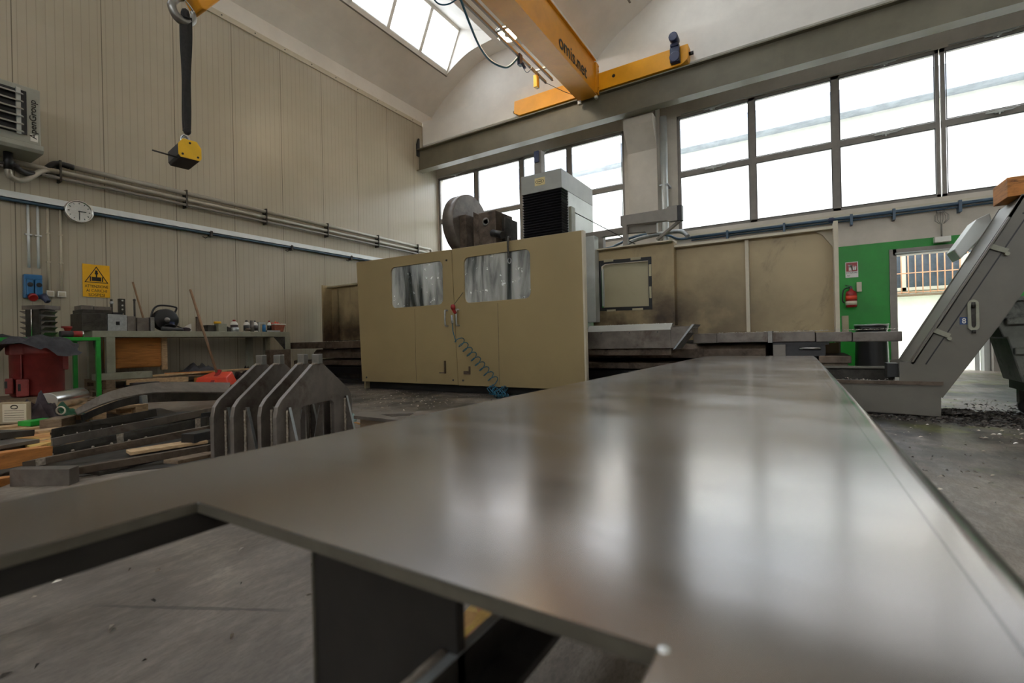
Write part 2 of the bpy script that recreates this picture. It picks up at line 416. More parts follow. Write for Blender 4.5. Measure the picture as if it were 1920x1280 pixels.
def arc(c, r_, a0, a1, n, ax='xy'):
    return [(c[0]+r_*math.cos(a0+(a1-a0)*i/n), c[1]+r_*math.sin(a0+(a1-a0)*i/n)) for i in range(n+1)]
def rrect(x0, x1, z0, z1, r_, n=5):
    return arc((x1-r_, z0+r_), r_, -PI/2, 0, n)+arc((x1-r_, z1-r_), r_, 0, PI/2, n)+arc((x0+r_, z1-r_), r_, PI/2, PI, n)+arc((x0+r_, z0+r_), r_, PI, 1.5*PI, n)
def smooth_path(pts, n=6):
    # Catmull-Rom through the points
    P_ = [Vector(p) for p in pts]; out = []
    for i in range(len(P_)-1):
        a = P_[max(i-1, 0)]; b = P_[i]; c = P_[i+1]; d = P_[min(i+2, len(P_)-1)]
        for k in range(n):
            t = k/n; out.append(.5*((2*b)+(c-a)*t+(2*a-5*b+4*c-d)*t*t+(3*b-a-3*c+d)*t**3))
    return out+[P_[-1]]
def crumple(cx, cy, z0, rx, ry, h_, seed, n=18, drop=None):
    # crumpled cloth heap
    rg = random.Random(seed); ph = [rg.uniform(0, 6.28) for _ in range(8)]
    def fn(a, b):
        X = (a-.5)*2; Y = (b-.5)*2; d = min(1, math.sqrt(X*X+Y*Y))
        e = h_*(1-d**2.2)*(.55+.45*math.sin(7*X+ph[0]+2*math.sin(5*Y+ph[1])))+h_*.35*math.sin(9*Y+ph[2]+3*X)*(1-d)
        k = 1+.12*math.sin(5*math.atan2(Y, X)+ph[3])+.07*math.sin(9*math.atan2(Y, X)+ph[4])
        z_ = z0+max(.002, e+.012*math.sin(13*X+ph[5])*math.cos(11*Y+ph[6]))
        x_, y_ = cx+rx*X*k*.9, cy+ry*Y*k*.9
        if drop: z_ = drop(x_, y_, z_)
        return (x_, y_, z_)
    return B().grid(n, n, fn)
# ================================================================ THE SETTING
XL, XR, YB, YF = -9.0, 10.9, 10.6, -8.0
B().box(XL-.2, XR+.2, YF-.2, YB+.25, -.12, 0).o('floor', 'floor', kind='structure')
B().box(-30, 40, YB+.25, 40, -.15, -.02).o('floor_yard', 'outside_ground', kind='structure')
B().box(XL-.15, XL, YF-.1, YB+.2, 0, 6.72).o('wall_left', 'panel_wall', kind='structure')
b = B(); b.box(XL, XL+.03, YF, 9.98, 6.69, 6.79)
b.o('trim_1', 'cream_plastic', kind='structure')
b = B()
for i in range(22): b.cyl((XL+.03, 9.6-i*.62, 6.74), (XL+.036, 9.6-i*.62, 6.74), .012, n=8)
b.o('trim_screws', 'dark_grey', bpy.data.objects['trim_1'])
B().box(XL-.15, XL+.02, YF, YB, 6.79, 7.12).o('trim_2', 'concrete_ceiling', kind='structure')

# window wall: green dado, doorway, two bands of glazing
DX0, DX1, DZ = 1.335, 2.60, 2.06
GZ = 2.262
Q4 = [(XL, XR)]
b = B()
b.box(XL, DX0, YB, YB+.25, 0, GZ).box(DX1, XR, YB, YB+.25, 0, GZ).box(DX0, DX1, YB, YB+.25, DZ, GZ)
b.o('wall_window', 'green_paint', kind='structure')
b = B()
WZ0, WZ1 = 2.93, 5.42
b.box(XL, XR, YB, YB+.25, GZ, WZ0); b.box(XL, XR, YB, YB+.25, WZ1, 6.9)
b.box(XL, -8.98, YB, YB+.25, WZ0, WZ1); b.box(-3.44, -2.27, YB, YB+.25, WZ0, WZ1); b.box(6.2, XR, YB, YB+.25, WZ0, WZ1)
b.o('wall_upper', 'concrete_wall', kind='structure')
B().prism([(10.0, 6.17), (10.22, 5.98), (10.6, 5.98), (10.6, 6.82), (10.0, 6.82)], 'x', XL+.02, XR).o('trim_3', 'concrete_ceiling', kind='structure')
# sill ledge under the glazing
B().box(-3.4, XR, YB-.05, YB, 2.78, 2.84).o('trim_4', 'cream_plastic', kind='structure')
# pillar with the corbel that carries the crane rail
b = B(); b.prism([(9.98, 5.36), (9.98, 5.19), (10.28, 4.72), (10.28, 0), (10.6, 0), (10.6, 6.1), (10.22, 6.1), (10.22, 5.36)], 'x', -3.25, -2.62)
b.o('trim_5', 'concrete_wall', kind='structure')

def window(name, x0, x1, mull, label=None, bars=(4.1, 4.215)):
    fr = B(); y0, y1 = YB+.02, YB+.09
    fr.box(x0, x1, y0, y1, WZ1-.06, WZ1).box(x0, x1, y0, y1, WZ0, WZ0+.05).box(x0, x0+.055, y0, y1, WZ0, WZ1).box(x1-.055, x1, y0, y1, WZ0, WZ1)
    for m_ in mull: fr.box(m_-.06, m_+.06, y0, y1, WZ0, WZ1)
    fr.box(x0, x1, y0+.005, y1-.005, bars[0], bars[1])
    xs = [x0]+list(mull)+[x1]
    w_ = fr.o(name, 'frame_grey', kind='structure')
    g = B(); g.box(x0+.03, x1-.03, y0+.03, y0+.036, WZ0+.03, WZ1-.03); g.o('pane', 'glass', w_)
    sash = B()
    for i in range(len(xs)-1):
        a, c = xs[i]+.06, xs[i+1]-.06
        for z0, z1 in ((WZ0+.05, bars[0]), (bars[1], WZ1-.06)):
            sash.box(a, a+.012, y0-.012, y0, z0, z1).box(c-.012, c, y0-.012, y0, z0, z1).box(a, c, y0-.012, y0, z0, z0+.012).box(a, c, y0-.012, y0, z1-.012, z1)
    sash.o('glazing_bead', 'dark_grey', w_)
    for i in range(0, len(xs)-1, 2):
        a = (xs[i]+xs[i+1])/2
        for z_ in (WZ1-.02, bars[1]-.05):
            l_ = B(); l_.bar((a-.16, YB-.03, z_), (a+.16, YB-.03, z_), .022, .022).box(a-.05, a+.05, YB-.03, YB+.02, z_-.02, z_+.02)
            l_.cyl((a+.16, YB-.03, z_), (a+.24, YB-.02, z_+.03), .006, n=6).box(a-.01, a+.01, YB-.05, YB-.03, z_-.05, z_); l_.o('window_stay', 'light_grey_metal', w_)
    rod = B()
    rod.cyl((x0+.1, YB-.015, WZ1+.012), (x1-.1, YB-.015, WZ1+.012), .009, n=6); rod.o('control_rod', 'light_grey_metal', w_)
    return w_
window('window_1', -8.98, -3.44, (-7.62, -6.17, -4.82))
window('window_2', -2.27, 2.0, (-.825, .55))
window('window_3', 2.02, 6.2, (3.4, 4.8))

# doorway
fr = B(); y0 = YB-.03
fr.box(DX0-.05, DX0+.05, y0, YB+.25, 0, DZ+.06).box(DX1-.02, DX1+.07, y0, YB+.25, 0, DZ+.06).box(DX0, DX1, y0, YB+.25, DZ-.04, DZ+.06)
dr = fr.o('door_1', 'frame_grey', kind='structure')
B().cyl((DX0+.03, y0-.02, DZ-.03), (DX1, y0-.02, DZ-.03), .022, n=10).o('door_rail', 'light_grey_metal', dr)
B().box(DX1-.18, DX1-.12, YB+.25, YB+.95, 0, DZ-.05).box(DX1-.10, DX1-.03, YB+.1, YB+.3, 0, DZ-.05).o('door_leaf', 'light_grey_metal', dr)
# neighbouring building across the yard with a barred window
YN = 15.2
nb = B(); nb.box(-14, 20, YN, YN+.3, -.02, 6.3); nbo = nb.o('wall_neighbour', 'beige_brick', kind='structure')
B().box(-14, 20, YN-.45, YN+.4, 6.3, 6.9).o('neighbour_eaves', 'roof_grey', nbo)
B().cyl((4.55, YN-.12, 2.2), (4.55, YN-.12, 6.3), .07, n=10).o('neighbour_downpipe', 'roof_grey', nbo)
NX0, NX1, NZ0, NZ1 = 1.75, 4.0, 1.70, 2.95
B().box(NX0, NX1, YN-.03, YN+.02, NZ0, NZ1).o('neighbour_glass', 'dark_glass', nbo)
b = B()
for x_ in (NX0, NX0+.32, NX1-.55, NX1-.06): b.box(x_, x_+.09, YN-.06, YN-.02, NZ0, NZ1)
b.box(NX0, NX1, YN-.06, YN-.02, NZ0, NZ0+.08).box(NX0, NX1, YN-.06, YN-.02, NZ1-.08, NZ1); b.o('neighbour_window_frame', 'white_paint', nbo)
b = B()
for i in range(19):
    x_ = NX0-.1+i*.135; b.cyl((x_, YN-.16, NZ0-.08), (x_, YN-.16, NZ1+.05), .012, n=6)
for z_ in (NZ0-.05, NZ0+.42, NZ1): b.cyl((NX0-.12, YN-.16, z_), (NX1+.25, YN-.16, z_), .012, n=6)
b.o('neighbour_grille', 'grille_orange', nbo)
B().box(NX0-.15, NX1+.2, YN-.2, YN, NZ0-.14, NZ0-.1).o('neighbour_sill', 'grey_wood', nbo)

# far walls of the hall (behind and beside the camera) with their own glazing
b = B(); b.box(XR, XR+.2, YF, YB+.2, 0, 7.2); b.o('wall_right', 'concrete_wall', kind='structure')
b = B(); b.box(XL, XR, YF-.2, YF, 0, 4.0).box(XL, XR, YF-.2, YF, 5.4, 9).box(XL, -3.87, YF-.2, YF, 4.0, 5.4).box(9.9, XR, YF-.2, YF, 4.0, 5.4)
b.o('wall_front', 'concrete_wall', kind='structure')
b = B()
for i in range(11): b.box(-3.87+i*1.377-.05, -3.87+i*1.377+.05, YF-.12, YF-.05, 4.0, 5.4)
b.box(-3.87, 9.9, YF-.12, YF-.05, 4.0, 4.06); b.o('window_4', 'frame_grey', kind='structure')

# vaulted roof shells running along Y, with an inclined skylight in the near flank of each vault
prof = [(2.49, 7.08), (2.04, 7.46), (1.465, 7.80), (1.1, 8.0), (.65, 8.16), (0, 8.22)]
def vault(cx):
    sm_ = smooth_path([(p[0], 0, p[1]) for p in prof], 5)
    left = [(cx-p.x, p.z) for p in sm_]; right = [(cx+p.x, p.z) for p in reversed(sm_)]
    return left, right
th = .12
vb = B(); sky_frames = []
for vi in range(4):
    cx = -6.52+5.0*vi; L, Rr = vault(cx)
    sill_i = next(i for i, p in enumerate(L) if p[0] >= cx-1.466)
    full = L+Rr[1:]
    def strip(pts, y0, y1, flip=False):
        n_ = len(pts); vs_ = [(p[0], y0, p[1]) for p in pts]+[(p[0], y1, p[1]) for p in pts]+[(p[0], y0, p[1]+th) for p in pts]+[(p[0], y1, p[1]+th) for p in pts]
        fs = []
        for i in range(n_-1):
            fs += [(i, i+1, n_+i+1, n_+i), (2*n_+i, 2*n_+i+1, 3*n_+i+1, 3*n_+i), (i, i+1, 2*n_+i+1, 2*n_+i), (n_+i, n_+i+1, 3*n_+i+1, 3*n_+i)]
        fs += [(0, n_, 3*n_, 2*n_), (n_-1, 2*n_-1, 4*n_-1, 3*n_-1)]
        vb.add(vs_, fs, False)
    strip(full, 9.93, 10.62)                      # solid end bay
    strip(L[:sill_i+1], YF, 9.93); strip(Rr, YF, 9.93)
    SX, SZ = L[sill_i]; TX, TZ = cx-.98, 8.84     # sill and head of the skylight
    dorm = [(TX, TZ), (cx-.25, 8.52), (cx+.02, 8.22)]
    strip(dorm, YF, 9.93)
    # gable of the skylight
    arcp = L[sill_i:]
    vb.prism([(SX, SZ)]+[(TX, TZ+.1), (cx+.02, 8.40)]+list(reversed(arcp[1:])), 'y', 9.89, 9.925)
    sky_frames.append((SX, SZ, TX, TZ))
    # lunette closing the vault above the ring beam
    vb.prism([(cx-2.5, 6.8)]+[(p[0], p[1]) for p in full]+[(cx+2.5, 6.8)], 'y', 10.4, 10.5)
    vb.box(cx+2.44, cx+2.56, YF, 10.4, 7.06, 7.3)
vb.o('ceiling', 'concrete_ceiling', kind='structure')
for k, (SX, SZ, TX, TZ) in enumerate(sky_frames):
    d = Vector((TX-SX, 0, TZ-SZ)); L_ = d.length; d.normalize(); nn = Vector((-d.z, 0, d.x))
    def pt(y_, s_, o_=0): return Vector((SX, y_, SZ))+d*s_+nn*o_
    b = B(); ys = [9.9-1.06*i for i in range(17)]
    for i, y_ in enumerate(ys):
        w_ = .045
        b.hexa([pt(y_-w_, 0, 0), pt(y_+w_, 0, 0), pt(y_+w_, L_, 0), pt(y_-w_, L_, 0), pt(y_-w_, 0, .07), pt(y_+w_, 0, .07), pt(y_+w_, L_, .07), pt(y_-w_, L_, .07)])
    for s0, s1 in ((-.03, .07), (L_-.07, L_+.03)):
        b.hexa([pt(YF, s0), pt(9.93, s0), pt(9.93, s1), pt(YF, s1), pt(YF, s0, .07), pt(9.93, s0, .07), pt(9.93, s1, .07), pt(YF, s1, .07)])
    w_ = b.o('window_%d' % (5+k), 'white_paint', kind='structure')
    b = B(); b.hexa([pt(YF, .03, .03), pt(9.93, .03, .03), pt(9.93, L_-.03, .03), pt(YF, L_-.03, .03), pt(YF, .03, .036), pt(9.93, .03, .036), pt(9.93, L_-.03, .036), pt(YF, L_-.03, .036)])
    b.o('pane', 'glass', w_)
    b = B(); b.bar((SX-.04, YF, SZ-.02), (SX-.04, 9.93, SZ-.02), .05, .025); b.o('gutter_strip', 'frame_grey', w_)
# ================================================================ CRANE, RUNWAY, WALL SERVICES
b = B(); gx0, gx1 = XL+.02, 10.8
b.box(gx0, gx1, 9.73, 9.97, 5.385, 5.41).box(gx0, gx1, 9.83, 9.87, 5.41, 5.96).box(gx0, gx1, 9.73, 9.97, 5.96, 5.985)
gd = b.o('crane_runway_beam', 'girder_paint', label='long grey steel beam with a crane rail, running along above the windows', cat='beam')
B().box(gx0, gx1, 9.825, 9.875, 5.985, 6.02).o('rail', 'dark_steel', gd)
b = B(); b.prism([(9.73, 5.8), (9.73, 6.12), (9.8, 6.3), (9.84, 6.3), (9.84, 5.8)], 'x', XL+.02, XL+.05); b.o('end_stop', 'dark_grey', gd)
B().box(gx0, 10.8, YF+.05, YF+.3, 5.385, 5.985).o('crane_runway_beam', 'girder_paint', label='grey steel crane beam on the wall behind the camera', cat='beam')

cr_ = T('overhead_crane', 'orange overhead travelling crane spanning the hall under the vaulted roof', 'crane', (-3.92, 1.2, 5.9))
b = B(); b.box(-4.14, -3.70, YF+.1, 9.70, 5.90, 5.915).box(-4.12, -3.725, YF+.1, 9.62, 5.915, 6.60).box(-4.16, -3.68, YF+.1, 9.6, 6.60, 6.62)
b.o('bridge_girder', 'crane_orange', cr_)
b = B(); b.prism([(-5.84, 6.12), (-5.68, 6.03), (-1.98, 6.03), (-1.86, 6.10), (-1.84, 6.16), (-1.84, 6.40), (-2.0, 6.40), (-5.82, 6.40)], 'y', 9.74, 9.96)
ec = b.o('end_carriage', 'crane_yellow', cr_, bevel=.008)
b = B(); b.cyl((-1.84, 9.85, 6.25), (-1.76, 9.85, 6.25), .035).cyl((-5.84, 9.85, 6.2), (-5.9, 9.85, 6.2), .035); b.each('buffer', 'blackrubber', ec)
b = B(); b.cyl((-5.62, 9.83, 6.10), (-5.62, 9.88, 6.10), .08).cyl((-2.08, 9.83, 6.10), (-2.08, 9.88, 6.10), .08); b.each('wheel', 'dark_steel', ec)
b = B(); b.cyl((-3.35, 9.735, 6.24), (-3.35, 9.745, 6.24), .035); b.o('access_hole', 'black', ec)
b = B(); b.box(-2.16, -1.98, 9.62, 9.74, 6.06, 6.36).cyl((-2.07, 9.50, 6.50), (-2.07, 9.74, 6.50), .085).box(-2.15, -1.99, 9.60, 9.74, 6.36, 6.42).cyl((-2.07, 9.60, 6.16), (-2.07, 9.64, 6.16), .10)
b.o('drive_motor', 'navy', cr_, bevel=.012)
b = B()
for z_ in (5.99, 6.07, 6.42, 6.52): b.cyl((-3.70, 9.70, z_), (-3.66, 9.70, z_), .015, n=8)
b.box(-4.15, -3.68, 9.60, 9.75, 5.93, 6.58); b.o('joint_plate', 'crane_orange', cr_, bevel=.004)
b = B(); b.box(-4.15, -4.08, 9.66, 9.74, 5.83, 5.9).box(-3.76, -3.70, 9.66, 9.74, 5.85, 5.9); b.each('guide_roller_bracket', 'white_plastic', cr_)
text('lettering', 'omis.net', 'ink', cr_, (-3.718, 8.515, 6.139), (0, 1, 0), (0, 0, 1), width=1.30, height=.25, bold=True)
# festoon rails beside the girder with hanging cable
fs = B()
fs.prism([(-4.385, 6.05), (-4.345, 6.05), (-4.345, 6.06), (-4.36, 6.06), (-4.36, 6.11), (-4.37, 6.11), (-4.37, 6.06), (-4.385, 6.06)], 'y', 1.0, 8.88)
fs.prism([(-4.545, 6.05), (-4.505, 6.05), (-4.505, 6.06), (-4.52, 6.06), (-4.52, 6.11), (-4.53, 6.11), (-4.53, 6.06), (-4.545, 6.06)], 'y', 1.0, 8.9)
fs.each('festoon_rail', 'frame_grey', cr_)
b = B()
for y_ in (2.4, 5.0, 7.0, 8.45): b.box(-4.56, -4.14, y_, y_+.04, 6.105, 6.13)
b.each('rail_bracket', 'light_grey_metal', cr_)
path = smooth_path([(-4.737, 5.437, 6.050), (-4.823, 5.752, 6.000), (-4.656, 5.835, 5.950), (-4.487, 5.919, 6.050)], 6)
b = B(); b.tube(path, .012, 6); b.o('festoon_cable', 'teal_hose', cr_)
path = smooth_path([(-4.376, 5.723, 6.000), (-4.412, 5.871, 5.900), (-4.550, 6.272, 5.820), (-4.673, 6.709, 5.740), (-4.729, 7.116, 5.720), (-4.655, 7.447, 5.740), (-4.610, 7.623, 5.850), (-4.514, 7.765, 6.050)], 7)
b = B(); vs_ = []
for p in path: b_ = p
b.tube(path, .02, 6); b.o('festoon_cable', 'teal_hose', cr_)
b = B(); p0 = Vector((-4.518, 7.806, 5.950)); b.box(p0.x-.03, p0.x+.03, p0.y-.05, p0.y+.05, p0.z-.05, p0.z+.16)
b.cyl((p0.x+.05, p0.y, p0.z-.02), (p0.x+.09, p0.y+.03, p0.z-.12), .03, n=8)
b.tube(smooth_path([p0+Vector((.05, 0, -.08)), p0+Vector((.12, .05, -.2)), p0+Vector((.2, .1, -.1)), (-4.52, p0.y+.35, 6.05)]), .006, 6); b.o('cable_trolley', 'navy', cr_)
p0 = Vector((-4.530, 8.480, 5.916)); b = B(); b.box(-4.56, -4.50, p0.y+.02, p0.y+.06, p0.z-.13, 6.06); b.o('switch_arm', 'dark_steel', cr_)
b = B(); b.box(-4.57, -4.49, p0.y-.06, p0.y+.02, p0.z-.14, p0.z+.10); b.o('limit_switch', 'yellow_plastic', cr_, bevel=.005)
b = B(); b.tube([(-4.52, 8.8, 6.04), (-4.3, 9.3, 5.99), (-4.14, 9.6, 5.98)], .006, 6); b.o('signal_cable', 'dark_grey', cr_)

# round warm lamp hanging from the roof beside the girder
lp = Vector((-4.900, 7.986, 6.744))
lt = T('ceiling_lamp', 'round lit lamp glowing warm beside the orange crane girder', 'lamp', lp)
B().lathe([(.05, .16), (.10, .10), (.16, .06), (.235, .045), (.24, .0), (.2, .01)], lp, 28).o('lamp_housing', 'light_grey_metal', lt)
b = B(); b.lathe([(.085, 0), (.09, -.03), (.14, -.055), (.19, -.05), (.215, -.02), (.215, .0)], lp, 28); b.o('lamp_ring', 'lamp_glow', lt)
B().cyl(lp+Vector((0, 0, .16)), (lp.x, lp.y, 7.6), .012, n=8).o('suspension_rod', 'frame_grey', lt)
B().cyl(lp+Vector((0, 0, -.04)), lp+Vector((0, 0, .05)), .06, n=16).o('lamp_centre', 'frame_grey', lt)

# crane hook, sling and lifting magnet
hk = T('crane_hook', 'forged steel crane hook under an orange hook block at the top edge', 'hook', (-3.920, 1.756, 3.268))
c = Vector((-3.920, 1.748, 3.182)); hp = []
for i in range(15):
    a = math.radians(60+i*290/14-0); hp.append((c.x, c.y+.068*math.cos(a+PI*.5-.6), c.z+.075*math.sin(a+PI*.5-.6)+.005))
rad = [.014+.013*math.sin(PI*min(1, i/12)) for i in range(15)]
b = B(); b.tube(smooth_path([(c.x, c.y+.02, c.z+.22), (c.x, c.y+.02, c.z+.12), (c.x, c.y-.045, c.z+.06), (c.x, c.y-.073, c.z), (c.x, c.y-.05, c.z-.06), (c.x, c.y, c.z-.082), (c.x, c.y+.055, c.z-.055), (c.x, c.y+.072, c.z), (c.x, c.y+.062, c.z+.035)], 4),
    [.022]*4+[.022]*4+[.026]*4+[.03]*4+[.032]*4+[.03]*4+[.026]*4+[.018]*4+[.01], 10); b.o('hook', 'steel', hk)
B().tube(smooth_path([(c.x+.02, c.y-.01, c.z+.09), (c.x+.02, c.y+.04, c.z+.05), (c.x+.02, c.y+.07, c.z+.015)]), .007, 6).o('safety_latch', 'bright_steel', hk)
b = B(); b.prism([(c.y+.0, c.z+.20), (c.y+.10, c.z+.045), (c.y+.13, c.z+.05), (c.y+.24, c.z+.20), (c.y+.24, c.z+.5), (c.y-.1, c.z+.5)], 'x', -4.0, -3.84); b.o('hook_block', 'crane_orange', hk, bevel=.01)
b = B(); b.cyl((-3.92, c.y+.05, c.z+.5), (-3.92, c.y+.05, 5.9), .009, n=6).cyl((-3.94, c.y+.15, c.z+.5), (-3.94, c.y+.15, 5.9), .009, n=6); b.each('hoist_rope', 'dark_steel', hk)
top = Vector((-3.920, 1.761, 3.142)); bot = Vector((-3.920, 1.759, 2.283))
b = B(); n_ = 22
def slg(side):
    out = []
    for i in range(n_+1):
        t = i/n_; p = top.lerp(bot, t); wd = .036*(1-t)+.020*t+.003*math.sin(9*t); out.append((p+Vector((side*.012+.004*math.sin(5*t+side), 0, 0)), wd))
    return out
for side in (-1, 1):
    vs_ = []; L_ = slg(side)
    for i, (p, wd) in enumerate(L_):
        tw = .35*math.sin(2.5*i/n_+side); dy, dx = wd*math.cos(tw), wd*math.sin(tw)
        vs_ += [p+Vector((-dx-.004, -dy, 0)), p+Vector((dx-.004, dy, 0)), p+Vector((dx+.004, dy, 0)), p+Vector((-dx+.004, -dy, 0))]
    b.add(vs_, [(4*i+k, 4*i+(k+1) % 4, 4*i+4+(k+1) % 4, 4*i+4+k) for i in range(n_) for k in range(4)], True)
b.tube(smooth_path([top+Vector((-.014, 0, -.02)), top+Vector((-.005, 0, .03)), top+Vector((.01, 0, .03)), top+Vector((.014, 0, -.02))]), .026, 8)
b.ball(bot, .028, .026, .03)
b.o('lifting_sling', 'sling', label='black textile sling hanging from the crane hook and carrying the magnet', cat='sling')
mg0 = Vector((-3.920, 1.767, 2.137))
mg = T('lifting_magnet', 'grey lifting magnet with a yellow end plate hanging on the black sling', 'magnet', mg0, math.radians(0))
b = B(); oct_ = [(-.075, -.035), (-.04, -.08), (.06, -.08), (.082, -.06), (.082, .03), (.05, .075), (-.02, .08), (-.075, .045)]
# magnet body runs away from the viewer, end plate faces the camera side
ang = Matrix.Translation(mg0) @ Matrix.Rotation(math.radians(84), 4, 'Z') @ Matrix.Rotation(math.radians(-3), 4, 'X')
b.prism([(-.062, -.07), (.062, -.07), (.075, -.05), (.075, .03), (.045, .072), (-.045, .072), (-.075, .03), (-.075, -.05)], 'y', -.02, .20); b.xf(ang)
b.o('magnet_body', 'dark_grey', mg, bevel=.004)
b = B(); b.prism([(-.062, -.068), (.062, -.068), (.075, -.05), (.075, .03), (.045, .074), (-.045, .074), (-.075, .03), (-.075, -.05)], 'y', -.028, -.02); b.xf(ang)
b.o('end_plate', 'yellow_plastic', mg, label='yellow end plate')
b = B()
for x_, z_ in ((0, .05), (-.05, -.045), (.05, -.045)): b.cyl((x_, -.032, z_), (x_, -.028, z_), .008, n=8)
b.xf(ang); b.each('bolt', 'black', mg)
b = B(); b.tube(smooth_path([(-.02, .06, .07), (-.025, .06, .11), (0, .06, .135), (.025, .06, .11), (.02, .06, .07)]), .011, 8).box(-.02, .02, .045, .075, .06, .09); b.xf(ang); b.o('shackle', 'bright_steel', mg)
B().cyl((-3.950, 1.704, 2.075), (-3.980, 1.553, 2.087), .006, n=8).o('lever', 'dark_steel', mg)

# unit heater on the left wall
hx = -8.35
ht = T('unit_heater', 'grey louvred warm-air heater high on the panelled wall at the left edge', 'heater', (-8.7, 1.5, 3.25))
b = B(); b.box(-8.85, hx, .9, 2.03, 3.30, 4.02); b.o('casing', 'grey_enamel', ht, bevel=.01)
b = B(); b.box(hx, hx+.012, .95, 1.90, 3.40, 3.95); b.o('opening', 'black', ht)
for i in range(6):
    z_ = 3.43+i*.095; b = B(); b.hexa([(hx+.012, .95, z_), (hx+.07, .95, z_-.03), (hx+.07, 1.86, z_-.03), (hx+.012, 1.86, z_), (hx+.012, .95, z_+.012), (hx+.07, .95, z_-.018), (hx+.07, 1.86, z_-.018), (hx+.012, 1.86, z_+.012)]); b.o('louvre', 'grey_enamel', ht)
b = B(); b.box(hx+.012, hx+.05, 1.80, 1.84, 3.38, 3.96); b.o('louvre_stile', 'light_grey_metal', ht)
b = B(); b.prism([(-8.85, 3.30), (hx+.02, 3.30), (hx+.03, 3.24), (hx-.0, 3.20), (-8.85, 3.20)], 'y', .88, 2.05); b.o('drip_tray', 'grey_enamel', ht, bevel=.006)
text('lettering', 'ApenGroup', 'ink', ht, (hx+.005, 1.965, 3.62), (0, 0, 1), (0, -1, 0), width=.50, height=.085, bold=True)
B().box(hx, hx+.006, 1.93, 2.0, 3.34, 3.43).o('rating_plate', 'white_plastic', ht)
b = B(); b.box(-8.95, -8.7, 1.2, 1.24, 3.3, 3.9).box(-8.95, -8.7, 1.8, 1.84, 3.3, 3.9); b.each('wall_bracket', 'dark_steel', ht)
# supply pipes: dark elbows under the heater, then two long pipes along the wall
pp = T('wall_pipes', 'pair of long grey heating pipes clamped along the panelled wall', 'pipe', (-8.93, 5, 3.1))
zA, zB, px_ = 3.285, 3.175, -8.9
b = B(); b.cyl((px_, 2.45, zA), (px_, 10.1, zA), .036, n=14).tube(smooth_path([(px_, 10.08, zA), (px_, 10.13, zA-.01), (px_, 10.15, zA-.06), (px_, 10.15, zA-.2)], 4), .036, 12)
b.o('pipe', 'pipe_paint', pp)
b = B(); b.cyl((px_, -3, zB), (px_, 10.0, zB), .036, n=14); b.o('pipe', 'pipe_paint', pp)
b = B(); b.cyl((px_+.02, -3, zB-.09), (px_+.02, 9.9, zB-.09), .022, n=10); b.o('pipe', 'frame_grey', pp)
b = B(); b.cyl((-8.6, 1.78, 3.2), (-8.6, 1.78, 2.98), .045, n=12).tube(smooth_path([(-8.6, 1.78, 3.2), (-8.62, 1.80, 3.09), (-8.75, 1.95, 3.03), (px_, 2.15, 3.10), (px_, 2.3, 3.28), (px_, 2.5, zA)], 5), .04, 12).bar((-8.6, 1.68, 3.05), (-8.6, 1.88, 3.05), .03, .03); b.o('valve_elbow', 'black', pp)
b = B(); b.tube(smooth_path([(-8.6, 1.78, 3.0), (-8.62, 1.80, 2.9), (-8.75, 1.95, 2.92), (px_, 2.2, zB-.02), (px_, 2.5, zB)], 5), .036, 12); b.o('lower_elbow', 'pipe_paint', pp)
for i, y_ in enumerate((2.35, 3.95, 5.35, 6.75, 8.2, 9.6)):
    b = B(); b.box(-8.99, px_+.045, y_-.012, y_+.012, zB-.14, zA+.05); b.o('pipe_clamp', 'dark_steel', pp)

# lit strip of cable trunking along the wall
tr = T('cable_trunking', 'long pale metal cable trunking running level along the panelled wall', 'trunking', (-8.96, 4, 2.72))
b = B(); b.box(-8.995, -8.90, -5, 10.5, 2.70, 2.785); b.o('trunking_body', 'trunking_white', tr)
b = B(); b.cyl((-8.93, -5, 2.675), (-8.93, 10.5, 2.675), .022, n=10); b.o('air_pipe', 'blue_pipe', tr)
for y_ in (4.35, 5.9, 7.4, 8.9):
    b = B(); b.box(-8.99, -8.89, y_-.02, y_+.02, 2.62, 2.72).tube([(-8.93, y_, 2.65), (-8.9, y_-.1, 2.58), (-8.92, y_-.14, 2.60)], .008, 6); b.o('hanger', 'dark_steel', tr)

# conduits dropping to the sockets
for i, (px0, lab, mt, y_, z0) in enumerate((('', 'leftmost bright steel conduit dropping to the blue socket box', 'trunking_white', 2.035, 1.80),
        ('', 'second bright steel conduit dropping to the blue socket box', 'trunking_white', 2.130, 1.80),
        ('', 'cream conduit dropping to the left one of two small outlet boxes', 'cream_plastic', 2.231, 1.50),
        ('', 'cream conduit dropping to the right one of two small outlet boxes', 'cream_plastic', 2.365, 1.50))):
    t_ = T('conduit', lab, 'conduit', (-8.97, y_, z0), group='conduits above the sockets')
    B().cyl((-8.975, y_, z0), (-8.975, y_, 2.66), .015, n=10).o('tube', mt, t_)
    b = B()
    for z_ in ((2.25,) if i < 2 else (2.3, 1.9)): b.box(-8.998, -8.955, y_-.035 if i < 2 else y_-.02, y_+.035 if i < 2 else y_+.02, z_-.008, z_+.008)
    b.each('saddle', mt, t_)
bx = T('socket_box', 'blue industrial socket box with a red socket on the panelled wall', 'socket', (-8.92, 2.14, 1.38))
ya, yb_, za, zb_ = 1.968, 2.151, 1.398, 1.702
b = B(); b.box(-8.99, -8.90, ya, yb_, za-.02, zb_); b.o('box_body', 'blue_plastic', bx, bevel=.012)
ym = (ya+yb_)/2
for k, (y0_, y1_) in enumerate(((ya+.01, ym-.006), (ym+.006, yb_-.01))):
    b = B(); b.box(-8.90, -8.86, y0_, y1_, za+.02, zb_-.07); s_ = b.o('socket_cover', 'blue_plastic', bx, bevel=.012)
    B().cyl((-8.86, (y0_+y1_)/2, za+.16), (-8.85, (y0_+y1_)/2, za+.16), .03, n=16).o('switch_window', 'black', s_)
